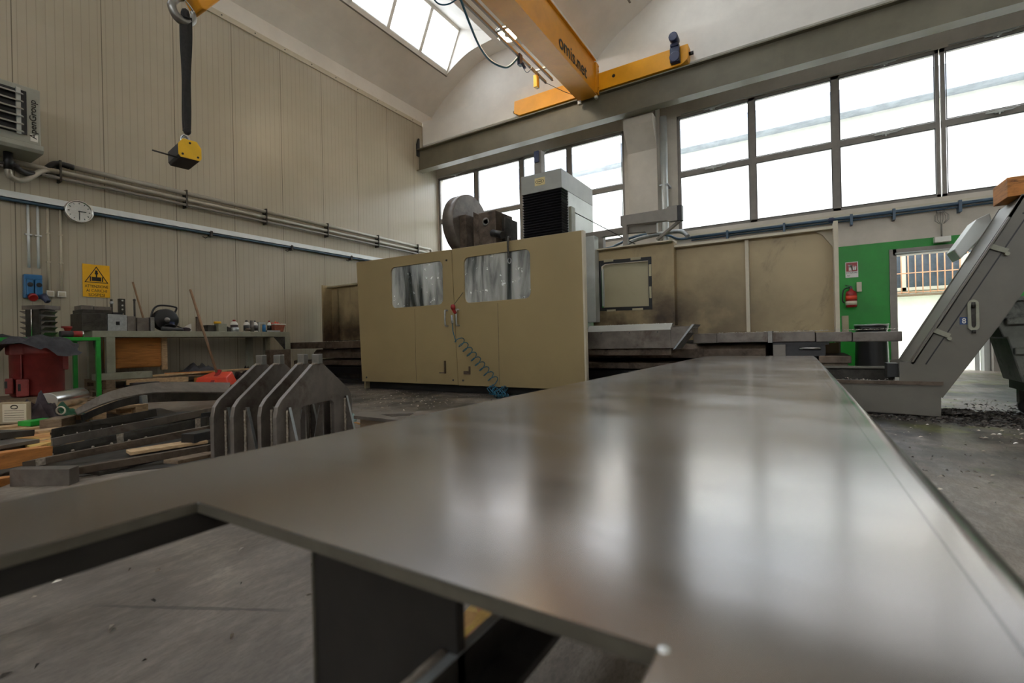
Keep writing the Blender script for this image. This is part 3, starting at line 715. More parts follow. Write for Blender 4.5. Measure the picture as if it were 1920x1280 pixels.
B().lathe([(.05, 0), (.05, .05), (.042, .06)], (-8.87, ya+.07, za), 18, (1, 0, -.5)).o('red_socket', 'red', bx)
B().lathe([(.042, 0), (.042, .06), (.035, .07), (.035, .11), (.02, .12)], (-8.86, yb_-.01, za+.02), 16, (.6, .3, -.8)).o('plug', 'navy', bx)
for i, (a, c_) in enumerate((((86, 102), 'small cream outlet box at the foot of the left cream conduit'), ((108, 124), 'small cream outlet box at the foot of the right cream conduit'))):
    y0_, y1_ = (2.199, 2.281) if i == 0 else (2.315, 2.406)
    z0_ = 1.415
    t_ = T('outlet_box', c_, 'outlet box', (-8.97, y0_, z0_), group='small outlet boxes')
    b = B(); b.box(-8.998, -8.95, y0_, y1_, z0_, z0_+.085); b.o('outlet_case', 'white_plastic', t_, bevel=.006)
    B().box(-8.95, -8.944, y0_+.012, y1_-.012, z0_+.015, z0_+.068).o('outlet_cover', 'cream_plastic', t_)

# wall clock
ck0 = (-8.85, 2.535, 2.650); cr2 = (2.812-2.488)/2
ck = T('wall_clock', 'round silver-rimmed wall clock with a worn metal dial', 'clock', (-8.86, ck0[1], ck0[2]-cr2))
B().lathe([(cr2, -.04), (cr2, .02), (cr2*.96, .035), (cr2*.86, .03), (cr2*.84, .015)], ck0, 36, (1, 0, 0)).o('rim', 'bright_steel', ck)
B().cyl((-8.89, ck0[1], ck0[2]), (-8.838, ck0[1], ck0[2]), cr2*.86, n=36).o('dial', M('clock_dial', '8f8069', .6, .0, var=.25, vs_=40), ck)
b = B()
for i in range(12):
    a = i*PI/6; r0, r1 = cr2*.66, cr2*.76
    b.bar((-8.834, ck0[1]+r0*math.sin(a), ck0[2]+r0*math.cos(a)), (-8.834, ck0[1]+r1*math.sin(a), ck0[2]+r1*math.cos(a)), .008, .004, (1, 0, 0))
b.each('hour_mark', 'dark_grey', ck)
b = B(); b.bar((-8.831, ck0[1], ck0[2]+.01), (-8.831, ck0[1], ck0[2]-.105), .008, .004, (1, 0, 0)); b.o('hand', 'ink', ck)
b = B(); b.bar((-8.829, ck0[1]-.01, ck0[2]), (-8.829, ck0[1]+.075, ck0[2]+.005), .01, .004, (1, 0, 0)); b.o('hand', 'ink', ck)

# warning sign
y0_, y1_, z0_, z1_ = 2.599, 2.919, 1.447, 1.930
sg = T('warning_sign', 'yellow suspended-load warning sign on the panelled wall', 'sign', (-8.99, y0_, z0_))
B().box(-8.995, -8.985, y0_, y1_, z0_, z1_).o('sign_board', 'yellow_sign', sg)
yc = (y0_+y1_)/2; xs_ = -8.983; wd = y1_-y0_
b = B(); tri = [(yc-wd*.44, z1_-.27), (yc+wd*.44, z1_-.27), (yc, z1_-.025)]; ctr = (yc, z1_-.19)
b.prism([tri, [(ctr[0]+(p[0]-ctr[0])*.88, ctr[1]+(p[1]-ctr[1])*.88) for p in tri]], 'x', -8.985, -8.982)
b.box(-8.985, -8.982, yc-.055, yc+.055, z1_-.245, z1_-.185).box(-8.985, -8.982, yc-.078, yc-.064, z1_-.25, z1_-.18).box(-8.985, -8.982, yc+.064, yc+.078, z1_-.25, z1_-.18)
b.box(-8.985, -8.982, yc-.008, yc+.008, z1_-.19, z1_-.15).cyl((-8.985, yc, z1_-.13), (-8.982, yc, z1_-.13), .02, n=12).box(-8.985, -8.982, yc-.014, yc+.014, z1_-.125, z1_-.085)
b.o('pictogram', 'ink', sg)
for i, s_ in enumerate(('ATTENZIONE', 'AI CARICHI', 'SOSPESI')):
    text('lettering', s_, 'ink', sg, (-8.985, yc, z1_-.325-i*.063), (0, 1, 0), (0, 0, 1), width=wd*(.86, .76, .60)[i], height=.042, depth=.002)

# services on the window wall
dp = T('drain_pipe', 'white rainwater pipe running down beside the concrete pillar', 'pipe', (-2.5, 10.5, 0))
B().cyl((-2.49, 10.35, 0), (-2.49, 10.35, 5.37), .075, n=18).o('pipe_run', 'light_grey_metal', dp)
b = B()
for z_ in (1.2, 3.9): b.box(-2.58, -2.40, 10.28, 10.6, z_, z_+.03)
b.each('bracket', 'galvanised', dp)
zc = 2.756
pc = T('air_line', 'blue-grey compressed air pipe running along the wall under the right windows', 'pipe', (0, 10.5, zc))
b = B(); b.cyl((-2.0, 10.5, zc), (6, 10.5, zc), .028, n=10).cyl((-2.0, 10.52, zc-.05), (6, 10.52, zc-.05), .014, n=8)
b.tube(smooth_path([(-2.0, 10.5, zc), (-2.25, 10.45, zc), (-2.4, 10.2, zc+.05), (-2.7, 9.95, zc+.08), (-3.1, 9.9, zc+.04), (-3.5, 10.2, zc), (-4.0, 10.5, zc), (-6, 10.5, zc)], 5), .028, 8); b.o('pipe_run', 'blue_pipe', pc)
b = B(); b.cyl((-2.0, 10.48, zc+.03), (6, 10.48, zc+.03), .006, n=6); b.o('tracer_cable', 'light_grey_metal', pc)
for x_ in (-1.3, -.3, .75, 1.35, 2.2):
    b = B(); b.box(x_-.02, x_+.02, 10.45, 10.6, zc-.14, zc+.05); b.o('clip', 'blue_pipe', pc)
b = B(); b.lathe([(.02, -.06), (.045, -.03), (.045, .03), (.02, .06)], (.45, 10.5, zc), 12, (1, 0, 0)); b.o('coupling', 'navy', pc)
# emergency exit lamp
ex = T('exit_lamp', 'small blank exit light hanging above the doorway on a wire cage hanger', 'lamp', (1.9, 10.5, 2.2))
ex0, ex1, ez0, ez1 = 1.870, 2.077, 2.151, 2.240
B().box(ex0, ex1, 10.44, 10.56, ez0, ez1).o('lamp_case', 'white_plastic', ex, bevel=.006)
xm = (ex0+ex1)/2
b = B(); b.cyl((xm, 10.52, ez1), (xm, 10.52, ez1+.22), .012, n=8).box(xm-.05, xm+.05, 10.54, 10.6, ez1+.42, zc-.05); b.each('stem', 'frame_grey', ex)
b = B()
for a in range(8):
    t = a*PI/4; b.tube([(xm+.03*math.cos(t), 10.5+.03*math.sin(t), ez1+.22), (xm+.09*math.cos(t), 10.5+.09*math.sin(t), ez1+.28), (xm+.09*math.cos(t), 10.5+.09*math.sin(t), ez1+.36), (xm+.03*math.cos(t), 10.5+.03*math.sin(t), ez1+.42)], .004, 5)
b.o('wire_cage', 'frame_grey', ex)
# extinguisher and its sign
sx0, sx1, sz0, sz1 = 0.652, 0.841, 1.683, 1.964
es = T('extinguisher_sign', 'red and white extinguisher sign on the green wall', 'sign', (sx0, 10.58, sz0))
B().box(sx0, sx1, 10.585, 10.595, sz0, sz1).o('sign_board', 'white_plastic', es)
B().box(sx0+.012, sx1-.012, 10.582, 10.585, sz0+.11, sz1-.012).o('red_field', 'red', es)
b = B(); w_ = sx1-sx0; zt = sz1-.03
b.box(sx0+.05, sx0+.10, 10.578, 10.582, sz0+.125, zt-.045).box(sx0+.04, sx0+.09, 10.578, 10.582, zt-.035, zt-.02).cyl((sx0+.075, 10.578, zt-.045), (sx0+.075, 10.582, zt-.045), .026, n=12)
for k in range(3): b.prism([(sx1-.105+k*.026, sz0+.13), (sx1-.085+k*.026, sz0+.135), (sx1-.075+k*.024, sz0+.17+k*.01), (sx1-.09+k*.026, zt-.02-.01*k), (sx1-.10+k*.026, sz0+.165)], 'y', 10.578, 10.582)
b.o('pictogram', 'white_plastic', es)
text('lettering', 'ESTINTORE', 'ink', es, ((sx0+sx1)/2, 10.585, sz0+.085), (1, 0, 0), (0, 0, 1), width=w_*.86, height=.03)
text('lettering', 'N°', 'ink', es, (sx0+.05, 10.585, sz0+.035), (1, 0, 0), (0, 0, 1), height=.03)
fx, fz0, fz1 = 0.720, 1.134, 1.469
fe = T('fire_extinguisher', 'red fire extinguisher hanging on the green wall below its sign', 'extinguisher', (fx, 10.45, fz0))
H_ = fz1-fz0
b = B(); b.lathe([(.0, 0), (.075, 0), (.085, .02), (.085, H_*.72), (.07, H_*.84), (.03, H_*.92), (.025, H_)], (fx, 10.45, fz0), 20); b.o('cylinder', 'red', fe)
B().lathe([(.0865, .04), (.0865, .11)], (fx, 10.45, fz0), 20).o('label_band', 'cream_plastic', fe)
b = B(); b.lathe([(.0868, H_*.4), (.0868, H_*.62)], (fx, 10.45, fz0), 20); b.o('label_band', 'orange_red', fe)
b = B(); b.box(fx-.02, fx+.02, 10.43, 10.47, fz1-.01, fz1+.04).bar((fx, 10.45, fz1+.04), (fx-.08, 10.42, fz1+.06), .02, .012); b.o('valve', 'dark_grey', fe)
b = B(); b.tube(smooth_path([(fx-.02, 10.43, fz1+.02), (fx-.11, 10.42, fz1-.02), (fx-.13, 10.42, fz1-.2), (fx-.1, 10.42, fz0+.08)]), .011, 8); b.o('hose', 'blackrubber', fe)
b = B(); b.box(fx+.09, fx+.16, 10.5, 10.59, fz0+.28, fz0+.45); b.o('hanger', 'cream_plastic', fe)
# ================================================================ MILLING MACHINE
mm = T('milling_machine', 'large cream enclosed milling machine with sliding doors, black bellows and a long bed', 'machine', (-3.8, 5.6, 0))
def door(x0t, x1t, x0b, x1b, zt0, zt1, zb, win, name):
    yf = 4.78
    outer = [(x0b, zb), (x1b, zb), (x1t, zt1), (x0t, zt0)]
    d = B().prism([outer, list(reversed(rrect(*win, .075)))], 'y', yf, yf+.035).o('sliding_door', 'cream', mm, bevel=.004)
    B().prism([rrect(win[0]-.02, win[1]+.02, win[2]-.02, win[3]+.02, .08)], 'y', yf+.022, yf+.03).o('door_window', 'guard_pane', d)
    return d
d1 = door(-5.651, -3.85, -5.579, -3.785, 1.877, 1.853, .11, (-4.945, -4.0, 1.155, 1.725), 'left')
d2 = door(-3.842, -2.04, -3.777, -2.032, 1.853, 1.842, .105, (-3.655, -2.69, 1.15, 1.722), 'right')
for d_, x_ in ((d1, -3.93), (d2, -3.745)):
    b = B(); b.tube(smooth_path([(x_, 4.78, 1.07), (x_, 4.74, 1.07), (x_, 4.725, 1.05), (x_, 4.725, .90), (x_, 4.74, .87), (x_, 4.78, .87)], 4), .011, 8); b.o('door_handle', 'galvanised', d_)
b = B(); b.box(-4.08, -3.98, 4.765, 4.78, .255, .27).box(-3.985, -3.975, 4.75, 4.78, .255, .42); b.o('bolt_rail', 'rusty_steel', d1)
b = B(); b.prism([(-3.68, .25), (-3.58, .25), (-3.58, .35), (-3.6, .35), (-3.6, .29), (-3.68, .29)], 'y', 4.765, 4.78); b.o('bolt_catch', 'rusty_steel', d2)
b = B()
for x_, z_ in ((-5.48, .17), (-3.86, .17), (-3.70, .17), (-3.93, 1.72)): b.cyl((x_, 4.774, z_), (x_, 4.78, z_), .013, n=8)
b.each('screw', 'dark_grey', mm)
B().box(-3.149-.002, -3.149+.002, 4.778, 4.781, .13, 1.12).o('panel_seam', 'rusty_steel', d2)
B().box(-4.500-.0015, -4.500+.0015, 4.7785, 4.781, .13, 1.12).o('panel_seam', 'rusty_steel', d1)
B().box(-2.045, -2.02, 4.78, 4.85, .0, 1.842).o('door_post', 'cream_plastic', mm, bevel=.004)
B().box(-5.58, -5.55, 4.82, 5.15, 0, 1.80).o('door_post', 'cream_inner', mm)
b = B(); b.box(-5.56, -2.04, 4.90, 5.0, .0, .22).box(-5.56, -2.04, 4.84, 5.0, .18, .22); b.o('door_plinth', 'black', mm)
b = B(); b.box(-5.55, -2.04, 4.83, 4.87, 1.70, 1.80); b.o('door_rail', 'dark_steel', mm)

# bed and slideways
b = B(); b.box(-8.40, .17, 5.72, 6.50, 0, .30); b.o('bed', 'dark_steel', mm)
b = B(); b.prism([(5.52, .30), (6.5, .30), (6.5, .385), (5.56, .385), (5.52, .37)], 'x', -8.35, .12); b.o('bed_rail', 'rusty_steel', mm)
b = B(); b.prism([(5.60, .42), (6.5, .42), (6.5, .58), (5.66, .58), (5.60, .52)], 'x', -7.85, -.35); b.o('table_saddle', 'rusty_steel', mm, bevel=.006)
b = B(); b.box(-8.35, .17, 6.50, 6.56, 0, .62); b.o('dark_backing', 'dark_steel', mm)  # dark backing added, stands for the shade in the gap below the covers
b = B(); b.box(-8.3, .15, 5.62, 5.72, .14, .27); b.o('cable_duct', 'blackrubber', mm)
b = B(); b.box(-8.4, .16, 5.42, 5.72, 0, .06); b.o('drip_pan', 'black', mm)
# telescopic way covers: right, stepped
segs = [(-1.05, -.95+.14, .0), (-.81, -.32, .004), (-.285, .085, .002), (.09, .38, -.004), (.385, .752, -.008)]
for i, (x0, x1, dz) in enumerate(segs):
    b = B(); b.box(x0, x1, 5.50+i*.006, 6.46, .585+dz, .692+dz-i*.004); b.o('way_cover', 'raw_steel', mm, bevel=.006)
b = B(); b.box(-.322, -.283, 5.49, 6.47, .58, .70); b.o('cover_lip', 'steel', mm)
b = B(); b.box(-8.42, -5.55, 5.50, 6.46, .60, .72); b.o('way_cover', 'rusty_steel', mm, bevel=.006)
b = B(); b.box(-8.44, -6.1, 6.46, 6.5, .60, .755); b.o('cover_lip', 'dark_steel', mm)
# table under the doors
b = B(); b.box(-5.5, -1.3, 5.4, 6.3, .58, .80); b.o('work_table', 'raw_steel', mm, bevel=.01)
# splash tray on the right of the doors
b = B(); b.prism([(5.18, .70), (5.20, .70), (5.32, .80), (5.32, .815), (5.28, .815), (5.18, .74)], 'x', -2.18, -1.217)
tr_ = b.o('tray_lip', 'tower_grey', mm)
b = B(); b.box(-2.2, -1.215, 5.17, 5.19, .545, .742); b.o('tray_front', 'raw_steel', mm)
b = B(); b.box(-2.2, -1.225, 5.22, 5.30, .47, .55); b.o('tray_base', 'rusty_steel', mm)
b = B()
for x_ in (-1.99, -1.66, -1.35): b.cyl((x_, 5.164, .72), (x_, 5.17, .72), .008, n=8)
b.each('screw', 'dark_grey', mm)
b = B(); b.prism([(-1.215, .545), (-1.19, .545), (-.995, .775), (-1.215, .765)], 'y', 5.18, 5.20); b.o('chute_side', 'raw_steel', mm)
b = B(); b.hexa([(-1.19, 5.16, .53), (-1.165, 5.16, .54), (-.97, 5.16, .79), (-.995, 5.16, .79), (-1.19, 5.5, .53), (-1.165, 5.5, .54), (-.97, 5.5, .79), (-.995, 5.5, .79)]); b.o('chute_edge', 'galvanised', mm)
b = B(); b.box(-1.215, -1.0, 5.2, 5.5, .70, .76); b.o('chute_floor', 'raw_steel', mm)

# rear splash guard: left part, framed window panel, two big panels
yE = 6.6
b = B(); b.box(-8.40, -5.4, yE, yE+.03, .58, 1.88); b.o('rear_guard', 'cream_dirty', mm)
b = B(); b.box(-8.64, -8.60, yE-.22, yE+.03, .56, 1.92).box(-8.60, -8.38, yE+.0, yE+.03, .58, 1.87); b.o('guard_post', 'cream_dirty', mm)
b = B(); b.prism([(yE-.12, 1.87), (yE+.03, 1.87), (yE+.03, 1.925), (yE-.12, 1.90)], 'x', -8.62, -5.4); b.o('guard_cap', 'cream_inner', mm)
yW = 6.48
outer = [(-2.61, .60), (-1.475, .60), (-1.475, 1.915), (-2.61, 1.945)]
wp = B().prism([outer, [(-2.50, 1.09), (-2.50, 1.755), (-1.78, 1.735), (-1.78, 1.075)]], 'y', yW, yW+.03).o('rear_guard', 'cream_dirty', mm)
B().prism([[(-2.47, 1.11), (-1.80, 1.095), (-1.80, 1.715), (-2.42, 1.73), (-2.47, 1.70)]], 'y', yW+.05, yW+.06).o('guard_window', 'cream_inner', wp)
b = B(); b.prism([[(-2.525, 1.06), (-1.755, 1.045), (-1.755, 1.765), (-2.525, 1.785)], [(-2.47, 1.11), (-2.47, 1.70), (-2.42, 1.73), (-1.80, 1.715), (-1.80, 1.095)]], 'y', yW-.004, yW+.0); b.o('window_gasket', 'black', wp)
b = B(); b.box(-2.475, -2.45, yW+.02, yW+.05, 1.13, 1.66); b.o('light_slot', 'light_grey_metal', wp)
b = B()
for x0, z0, w_, h_ in ((-2.43, 1.755, .14, .035), (-2.04, 1.742, .14, .035), (-2.40, 1.045, .13, .03), (-2.03, 1.045, .15, .03), (-1.79, 1.50, .035, .16), (-1.79, 1.20, .03, .16)): b.box(x0, x0+w_, yW-.012, yW, z0, z0+h_)
b.each('window_clip', 'cream_inner', wp, bevel=.003)
b = B(); b.prism([(yW-.1, 1.925), (yW+.15, 1.925), (yW+.15, 1.96), (yW-.1, 1.94)], 'x', -2.50, -1.45); b.o('guard_cap', 'cream_plastic', mm)
b = B(); b.box(-1.48, -1.455, yW-.02, yE+.03, .60, 1.95); b.o('guard_post', 'cream_dirty', mm)
b = B(); b.box(-1.455, -.60, yE, yE+.03, .60, 1.86); b.o('rear_guard', 'cream_dirty', mm)
b = B(); b.box(-.60, .30, yE, yE+.03, .60, 1.87); b.o('rear_guard', 'cream_dirty', mm)
b = B(); b.box(-.615, -.575, yE-.05, yE+.0, .60, 1.865); b.o('guard_post', 'cream_plastic', mm)
b = B(); b.prism([(yE-.1, 1.855), (yE+.03, 1.855), (yE+.03, 1.90), (yE-.1, 1.885)], 'x', -1.47, .30); b.o('guard_cap', 'cream_plastic', mm)
b = B(); b.box(.29, .33, yE-.30, yE+.03, .40, 1.90); b.o('guard_post', 'cream_plastic', mm)
b = B(); b.prism([(.20, 1.80), (.29, 1.66), (.29, 1.86), (.12, 1.86)], 'y', yE-.03, yE); b.o('corner_gusset', 'cream_plastic', mm)
b = B(); b.box(.36, .42, yE-.1, yE, .60, .86); b.o('junction_box', 'cream_inner', mm)
# pedestal end of the bed
b = B(); b.box(.11, .37, 5.47, 6.4, .375, .447).box(.125, .345, 5.49, 6.4, 0, .375); b.o('bed_foot', 'rusty_steel', mm, bevel=.008)
b = B(); b.box(-.28, .17, 5.56, 6.3, .44, .56).box(-.28, .20, 5.54, 6.3, .555, .582); b.o('drive_housing', 'dark_grey', mm)
b = B(); b.box(-.28, -.17, 5.53, 5.56, .40, .56); b.o('drive_cover', 'frame_grey', mm)
b = B(); b.cyl((-.05, 5.53, .52), (.13, 5.53, .52), .012, n=8); b.o('drive_shaft', 'bright_steel', mm)
b = B(); b.box(.185, .31, 6.2, 6.55, .44, .56); b.o('sheet_apron', 'cream_dirty', mm)

# column with cap, bellows and ram cover
x0, x1, y0, y1 = -3.44, -2.80, 5.9, 7.03
b = B(); b.box(x0, x1, y0, y1, 2.75, 3.015); b.o('column_cap', 'tower_grey', mm, bevel=.006)
b = B(); b.box(x0, x1, y0+.21, y1, .8, 2.75); b.o('column', 'light_grey_metal', mm, bevel=.006)
vs_ = []; nb_ = 40
for i in range(nb_+1):
    z_ = 2.75-i*.75/nb_; o_ = .0 if i % 2 else .018
    vs_ += [(x0+.01+.018-o_, y0+.21, z_), (x0+.01+.018-o_, y0+.018-o_, z_), (x1-.02+o_, y0+.018-o_, z_), (x1-.02+o_, y0+.21, z_)]
B().add(vs_, [(4*i+k, 4*i+k+1, 4*i+k+5, 4*i+k+4) for i in range(nb_) for k in range(3)]).o('bellows', 'blackrubber', mm)
b = B(); b.box(x1+.01, x1+.05, y0+.20, y0+.33, 1.9, 2.53); b.o('way_strip', 'bench_paint', mm)
b = B(); b.box(-3.215, -3.052, y0-.004, y0, 2.84, 2.948); st = b.o('maker_plate', 'sticker', mm)
b = B(); cx, cz = -3.134, 2.894; el = [(cx+.068*math.cos(i*PI/12), cz+.030*math.sin(i*PI/12)) for i in range(24)]
b.prism([el, [(cx+(p[0]-cx)*.92, cz+(p[1]-cz)*.84) for p in el]], 'y', y0-.006, y0-.004); b.o('maker_mark', 'ink', st)
b = B(); [b.prism([(cx-.04+k*.02, cz-.008), (cx-.028+k*.02, cz-.008), (cx-.022+k*.02, cz+.008), (cx-.034+k*.02, cz+.008)], 'y', y0-.006, y0-.004) for k in range(4)]; b.each('maker_mark', 'ink', st)
b = B(); b.box(-3.41, -3.29, 6.25, 6.37, 3.0, 3.49); b.o('counterweight_guide', 'frame_grey', mm, bevel=.004)
b = B(); b.box(-3.40, -3.32, 6.23, 6.25, 3.32, 3.485); b.o('guide_motor', 'navy', mm)
b = B(); b.box(-2.78, -2.50, 6.30, 6.46, .90, 2.12); b.o('ram_cover', 'light_grey_metal', mm, bevel=.004)
b = B(); b.tube([(-2.79, 6.2, 2.5), (-2.76, 6.15, 2.2)], .006, 6).tube([(-2.79, 6.2, 2.49), (-2.0, 6.7, 1.98)], .006, 6); b.each('stay_wire', 'dark_steel', mm)
# tool drum beside the column
cD = (-4.30, 5.85, 2.44)
b = B(); b.lathe([(.455, -.2), (.46, -.01), (.45, 0)], cD, 48, (1, 0, 0)); b.o('tool_drum', 'raw_steel', mm)
b = B(); b.box(-4.30, -4.18, 5.55, 5.95, 1.7, 2.523); b.o('drum_bracket', 'rusty_steel', mm, bevel=.004)
b = B(); x0, x1 = -4.099, -3.992
b.prism([(x0, 1.7), (x1, 1.7), (x1, 2.50), (x0, 2.56)], 'y', 5.62, 5.9); b.o('drum_bracket', 'rusty_steel', mm)
x0, x1 = -3.956, -3.662
b = B(); b.box(x0, x1, 5.55, 6.0, 1.7, 2.50); b.o('gearbox', 'rusty_steel', mm, bevel=.006)
b = B(); b.lathe([(.035, 0), (.05, .006), (.06, 0)], ((x0+x1)/2-.02, 5.546, 2.36), 20, (0, -1, 0)); b.o('inspection_cap', 'steel', mm)
b = B(); b.box(x1, x1+.06, 5.7, 6.05, 1.9, 2.43); b.o('motor_flange', 'dark_steel', mm, bevel=.01)
b = B(); b.cyl((x1-.02, 5.5, 2.17), (x1+.20, 5.42, 2.10), .05, n=16); b.o('motor', 'black', mm)

# things hung on the doors
hs = T('lifting_strap', 'small olive strap with a ring hooked over the top of the right door', 'strap', (-2.96, 4.76, 1.6))
b = B(); b.tube(smooth_path([(-2.965, 4.82, 1.80), (-2.965, 4.80, 1.875), (-2.965, 4.765, 1.89), (-2.962, 4.745, 1.84), (-2.965, 4.745, 1.75), (-2.955, 4.75, 1.64)], 4), .013, 8); b.o('strap_band', 'dark_steel', hs)
b = B(); b.tube([(-2.955+.022*math.cos(t*PI/6), 4.755, 1.607+.032*math.sin(t*PI/6)) for t in range(12)], .006, 6, closed=True); b.o('ring', 'galvanised', hs)
ag = T('air_gun', 'red blow gun hanging from the right door handle', 'air gun', (-3.77, 4.70, .95))
b = B(); b.ball((-3.775, 4.70, 1.10), .035, .03, .04).bar((-3.775, 4.70, 1.08), (-3.735, 4.70, 1.02), .03, .03); b.o('gun_body', 'red', ag)
b = B(); b.cyl((-3.795, 4.70, 1.0), (-3.79, 4.70, .90), .016, n=10); b.o('fitting', 'galvanised', ag)
B().cyl((-3.76, 4.70, 1.13), (-3.64, 4.74, 1.28), .004, n=6).o('nozzle', 'dark_steel', ag)
# coiled teal air hose
path = [Vector((-3.79, 4.70, .90)), Vector((-3.785, 4.70, .80)), Vector((-3.76, 4.70, .72))]
a = Vector((-3.70, 4.69, .70)); z_ = Vector((-3.14, 4.68, .17)); turns = 9; n_ = turns*12
d = (z_-a).normalized(); u_ = Vector((.69, -.2, .69)).normalized(); v_ = d.cross(u_).normalized()
for i in range(n_+1):
    t = i/n_; th_ = 2*PI*turns*t-PI/2; path.append(a.lerp(z_, t)+u_*(.055*math.sin(th_))+v_*(.055*math.cos(th_)))
c = Vector((-3.14, 4.66, .10))
for i in range(7*14):
    t = i/(7*14); th_ = 2*PI*7*t; ang_ = .3+1.6*t
    path.append(Vector((-3.17+.30*t+.02*math.sin(4*th_), 4.60+.05*math.cos(th_)-.1*t, .075+.055*math.sin(th_)+.02*math.sin(9*t))))
B().tube(path, .0055, 6).o('air_hose', 'teal_hose', label='coiled teal air hose hanging down the right door to the floor', cat='hose')

# swivel arm behind the guard
sa = T('swivel_arm', 'grey jointed swivel arm mounted above the rear guard beside the column', 'arm', (-2.1, 6.62, 1.95))
y_ = 6.65
def P4(p): return [(x_, z_) for x_, z_ in p]
b = B(); b.prism([(-2.80, 2.165), (-2.80, 2.255), (-2.16, 2.262), (-1.86, 2.262), (-1.86, 2.29), (-1.72, 2.29), (-1.72, 2.12), (-1.86, 2.12), (-1.88, 2.15), (-2.12, 2.165)], 'y', y_, y_+.08); b.o('lower_arm', 'frame_grey', sa, bevel=.004)
b = B(); b.prism([(-2.20, 2.26), (-2.20, 2.40), (-1.56, 2.40), (-1.54, 2.425), (-1.42, 2.425), (-1.42, 2.22), (-1.52, 2.22), (-1.56, 2.24), (-2.11, 2.26), (-2.11, 1.95), (-2.17, 1.95), (-2.17, 2.26)], 'y', y_-.1, y_-.02); b.o('upper_arm', 'frame_grey', sa, bevel=.004)
b = B(); b.box(-1.43, -1.36, y_-.095, y_+.0, 2.22, 2.42); b.o('pivot', 'black', sa)
b = B(); b.bar((-1.40, y_-.05, 2.22), (-1.72, y_+.02, 2.02), .05, .03); b.o('brace', 'frame_grey', sa)
b = B(); b.box(-2.9, -2.5, y_+.0, y_+.1, 1.95, 2.17); b.o('arm_mount', 'frame_grey', sa)
b = B(); b.tube(smooth_path([(-2.35, 6.9, 2.0), (-2.1, 6.95, 2.12), (-1.7, 6.95, 2.16), (-1.45, 6.9, 2.14), (-1.35, 6.85, 2.05)]), .03, 8); b.o('hose_loop', 'galvanised', sa)

# swarf scattered on covers and floor
def flakes(name, mat, label, spots, seed, smin=.004, smax=.012, cat='swarf'):
    rg = random.Random(seed); b = B()
    for (x0, x1, y0, y1, z_, n_) in spots:
        for _ in range(n_):
            c = Vector((rg.uniform(x0, x1), rg.uniform(y0, y1), z_+rg.uniform(.001, .006))); s_ = rg.uniform(smin, smax); a = rg.uniform(0, 6.28)
            e = Vector((math.cos(a), math.sin(a), rg.uniform(-.1, .4)))*s_; g_ = Vector((-math.sin(a), math.cos(a), rg.uniform(0, .5)))*s_*.35
            p = [c-e, c+g_*.6+Vector((0, 0, s_*.3)), c+e*.7+g_, c+e-g_*.3]
            b.add([*p, p[1]+Vector((0, 0, .002))], [(0, 1, 2), (0, 2, 3), (0, 4, 2), (0, 3, 4)])
    return b.o(name, mat, label=label, cat=cat, kind='stuff')
flakes('metal_swarf', 'chip', 'bright metal chips strewn along the machine way covers',
       [(-8.4, -5.6, 5.5, 5.9, .72, 260), (-.8, .75, 5.52, 5.9, .69, 420), (-2.15, -1.25, 5.27, 5.34, .81, 60), (-1.2, -.98, 5.22, 5.45, .76, 140), (.15, .85, 4.8, 5.1, .265, 60)], 3, .005, .013)
flakes('floor_swarf', 'chip', 'pale chips scattered over the dark floor around the machine',
       [(-6.2, -3.2, 3.2, 4.8, 0, 420), (.2, 2.6, 2.4, 4.7, 0, 420), (.9, 2.6, 3.8, 6.2, 0, 520), (-1.9, -.7, -.1, 1.2, 0, 30)], 5, .004, .015)
flakes('dark_swarf', 'dark_chip', 'dark oily swarf heaped on the floor at the foot of the chip conveyor',
       [(.9, 1.9, 4.4, 5.3, 0, 1800), (.88, 1.3, 4.6, 5.1, .01, 900), (.88, 1.08, 4.7, 5.0, .04, 400), (1.2, 3.2, 4.2, 5.8, 0, 900), (.3, .9, 4.5, 4.78, 0, 300), (-3, -1, 4.3, 4.8, 0, 100)], 8, .006, .024)
flakes('curled_swarf', 'dark_chip', 'thin dark curls of swarf on the concrete under the notch of the plate', [(-2.2, -.5, .0, 1.4, 0, 26)], 21, .006, .016)

# ================================================================ CHIP CONVEYOR
cv = T('chip_conveyor', 'grey inclined chip conveyor rising from a floor trough to the upper right', 'conveyor', (.9, 5.0, 0))
yA, yBk = 4.78, 5.26
b = B(); b.prism([(.12, .03), (.87, .01), (.875, .255), (.12, .255)], 'y', yA-.005, yA+.012); b.o('trough_side', 'conveyor_paint', cv)
b = B(); b.box(.10, .885, yA-.02, yA+.03, .248, .275); b.o('trough_rim', 'rusty_steel', cv)
b = B(); b.box(.12, .87, yA+.012, yBk, .01, .10).box(.12, .66, yBk, yBk+.03, .01, .355).box(.86, .872, yA, yBk, .01, .2); b.o('trough', 'dark_steel', cv)
b = B(); b.box(.12, .70, yBk-.04, yBk+.06, .345, .362); b.o('rear_rim', 'conveyor_paint', cv)
side = [(.64, .27), (.868, .27), (.868, .15), (1.19, .683), (1.335, .948), (1.9, 1.95), (2.3, 1.95), (2.3, 1.75), (1.62, 1.75)]
up = [(.868, .15), (1.19, .683), (1.33, .945), (1.62, 1.46), (2.4, 1.46), (2.4, 1.80), (1.40, 1.80), (1.255, 1.46), (.70, .425), (.64, .415), (.64, .26), (.868, .26)]
up = [(.872, .15), (1.19, .683), (1.335, .95), (1.55, 1.33), (2.5, 1.33), (2.5, 1.62), (1.33, 1.62), (1.25, 1.465), (.69, .43), (.63, .42), (.63, .27), (.872, .27)]
b = B(); b.prism(up, 'y', yA, yA+.015).prism(up, 'y', yBk-.015, yBk); b.each('side_plate', 'conveyor_paint', cv)
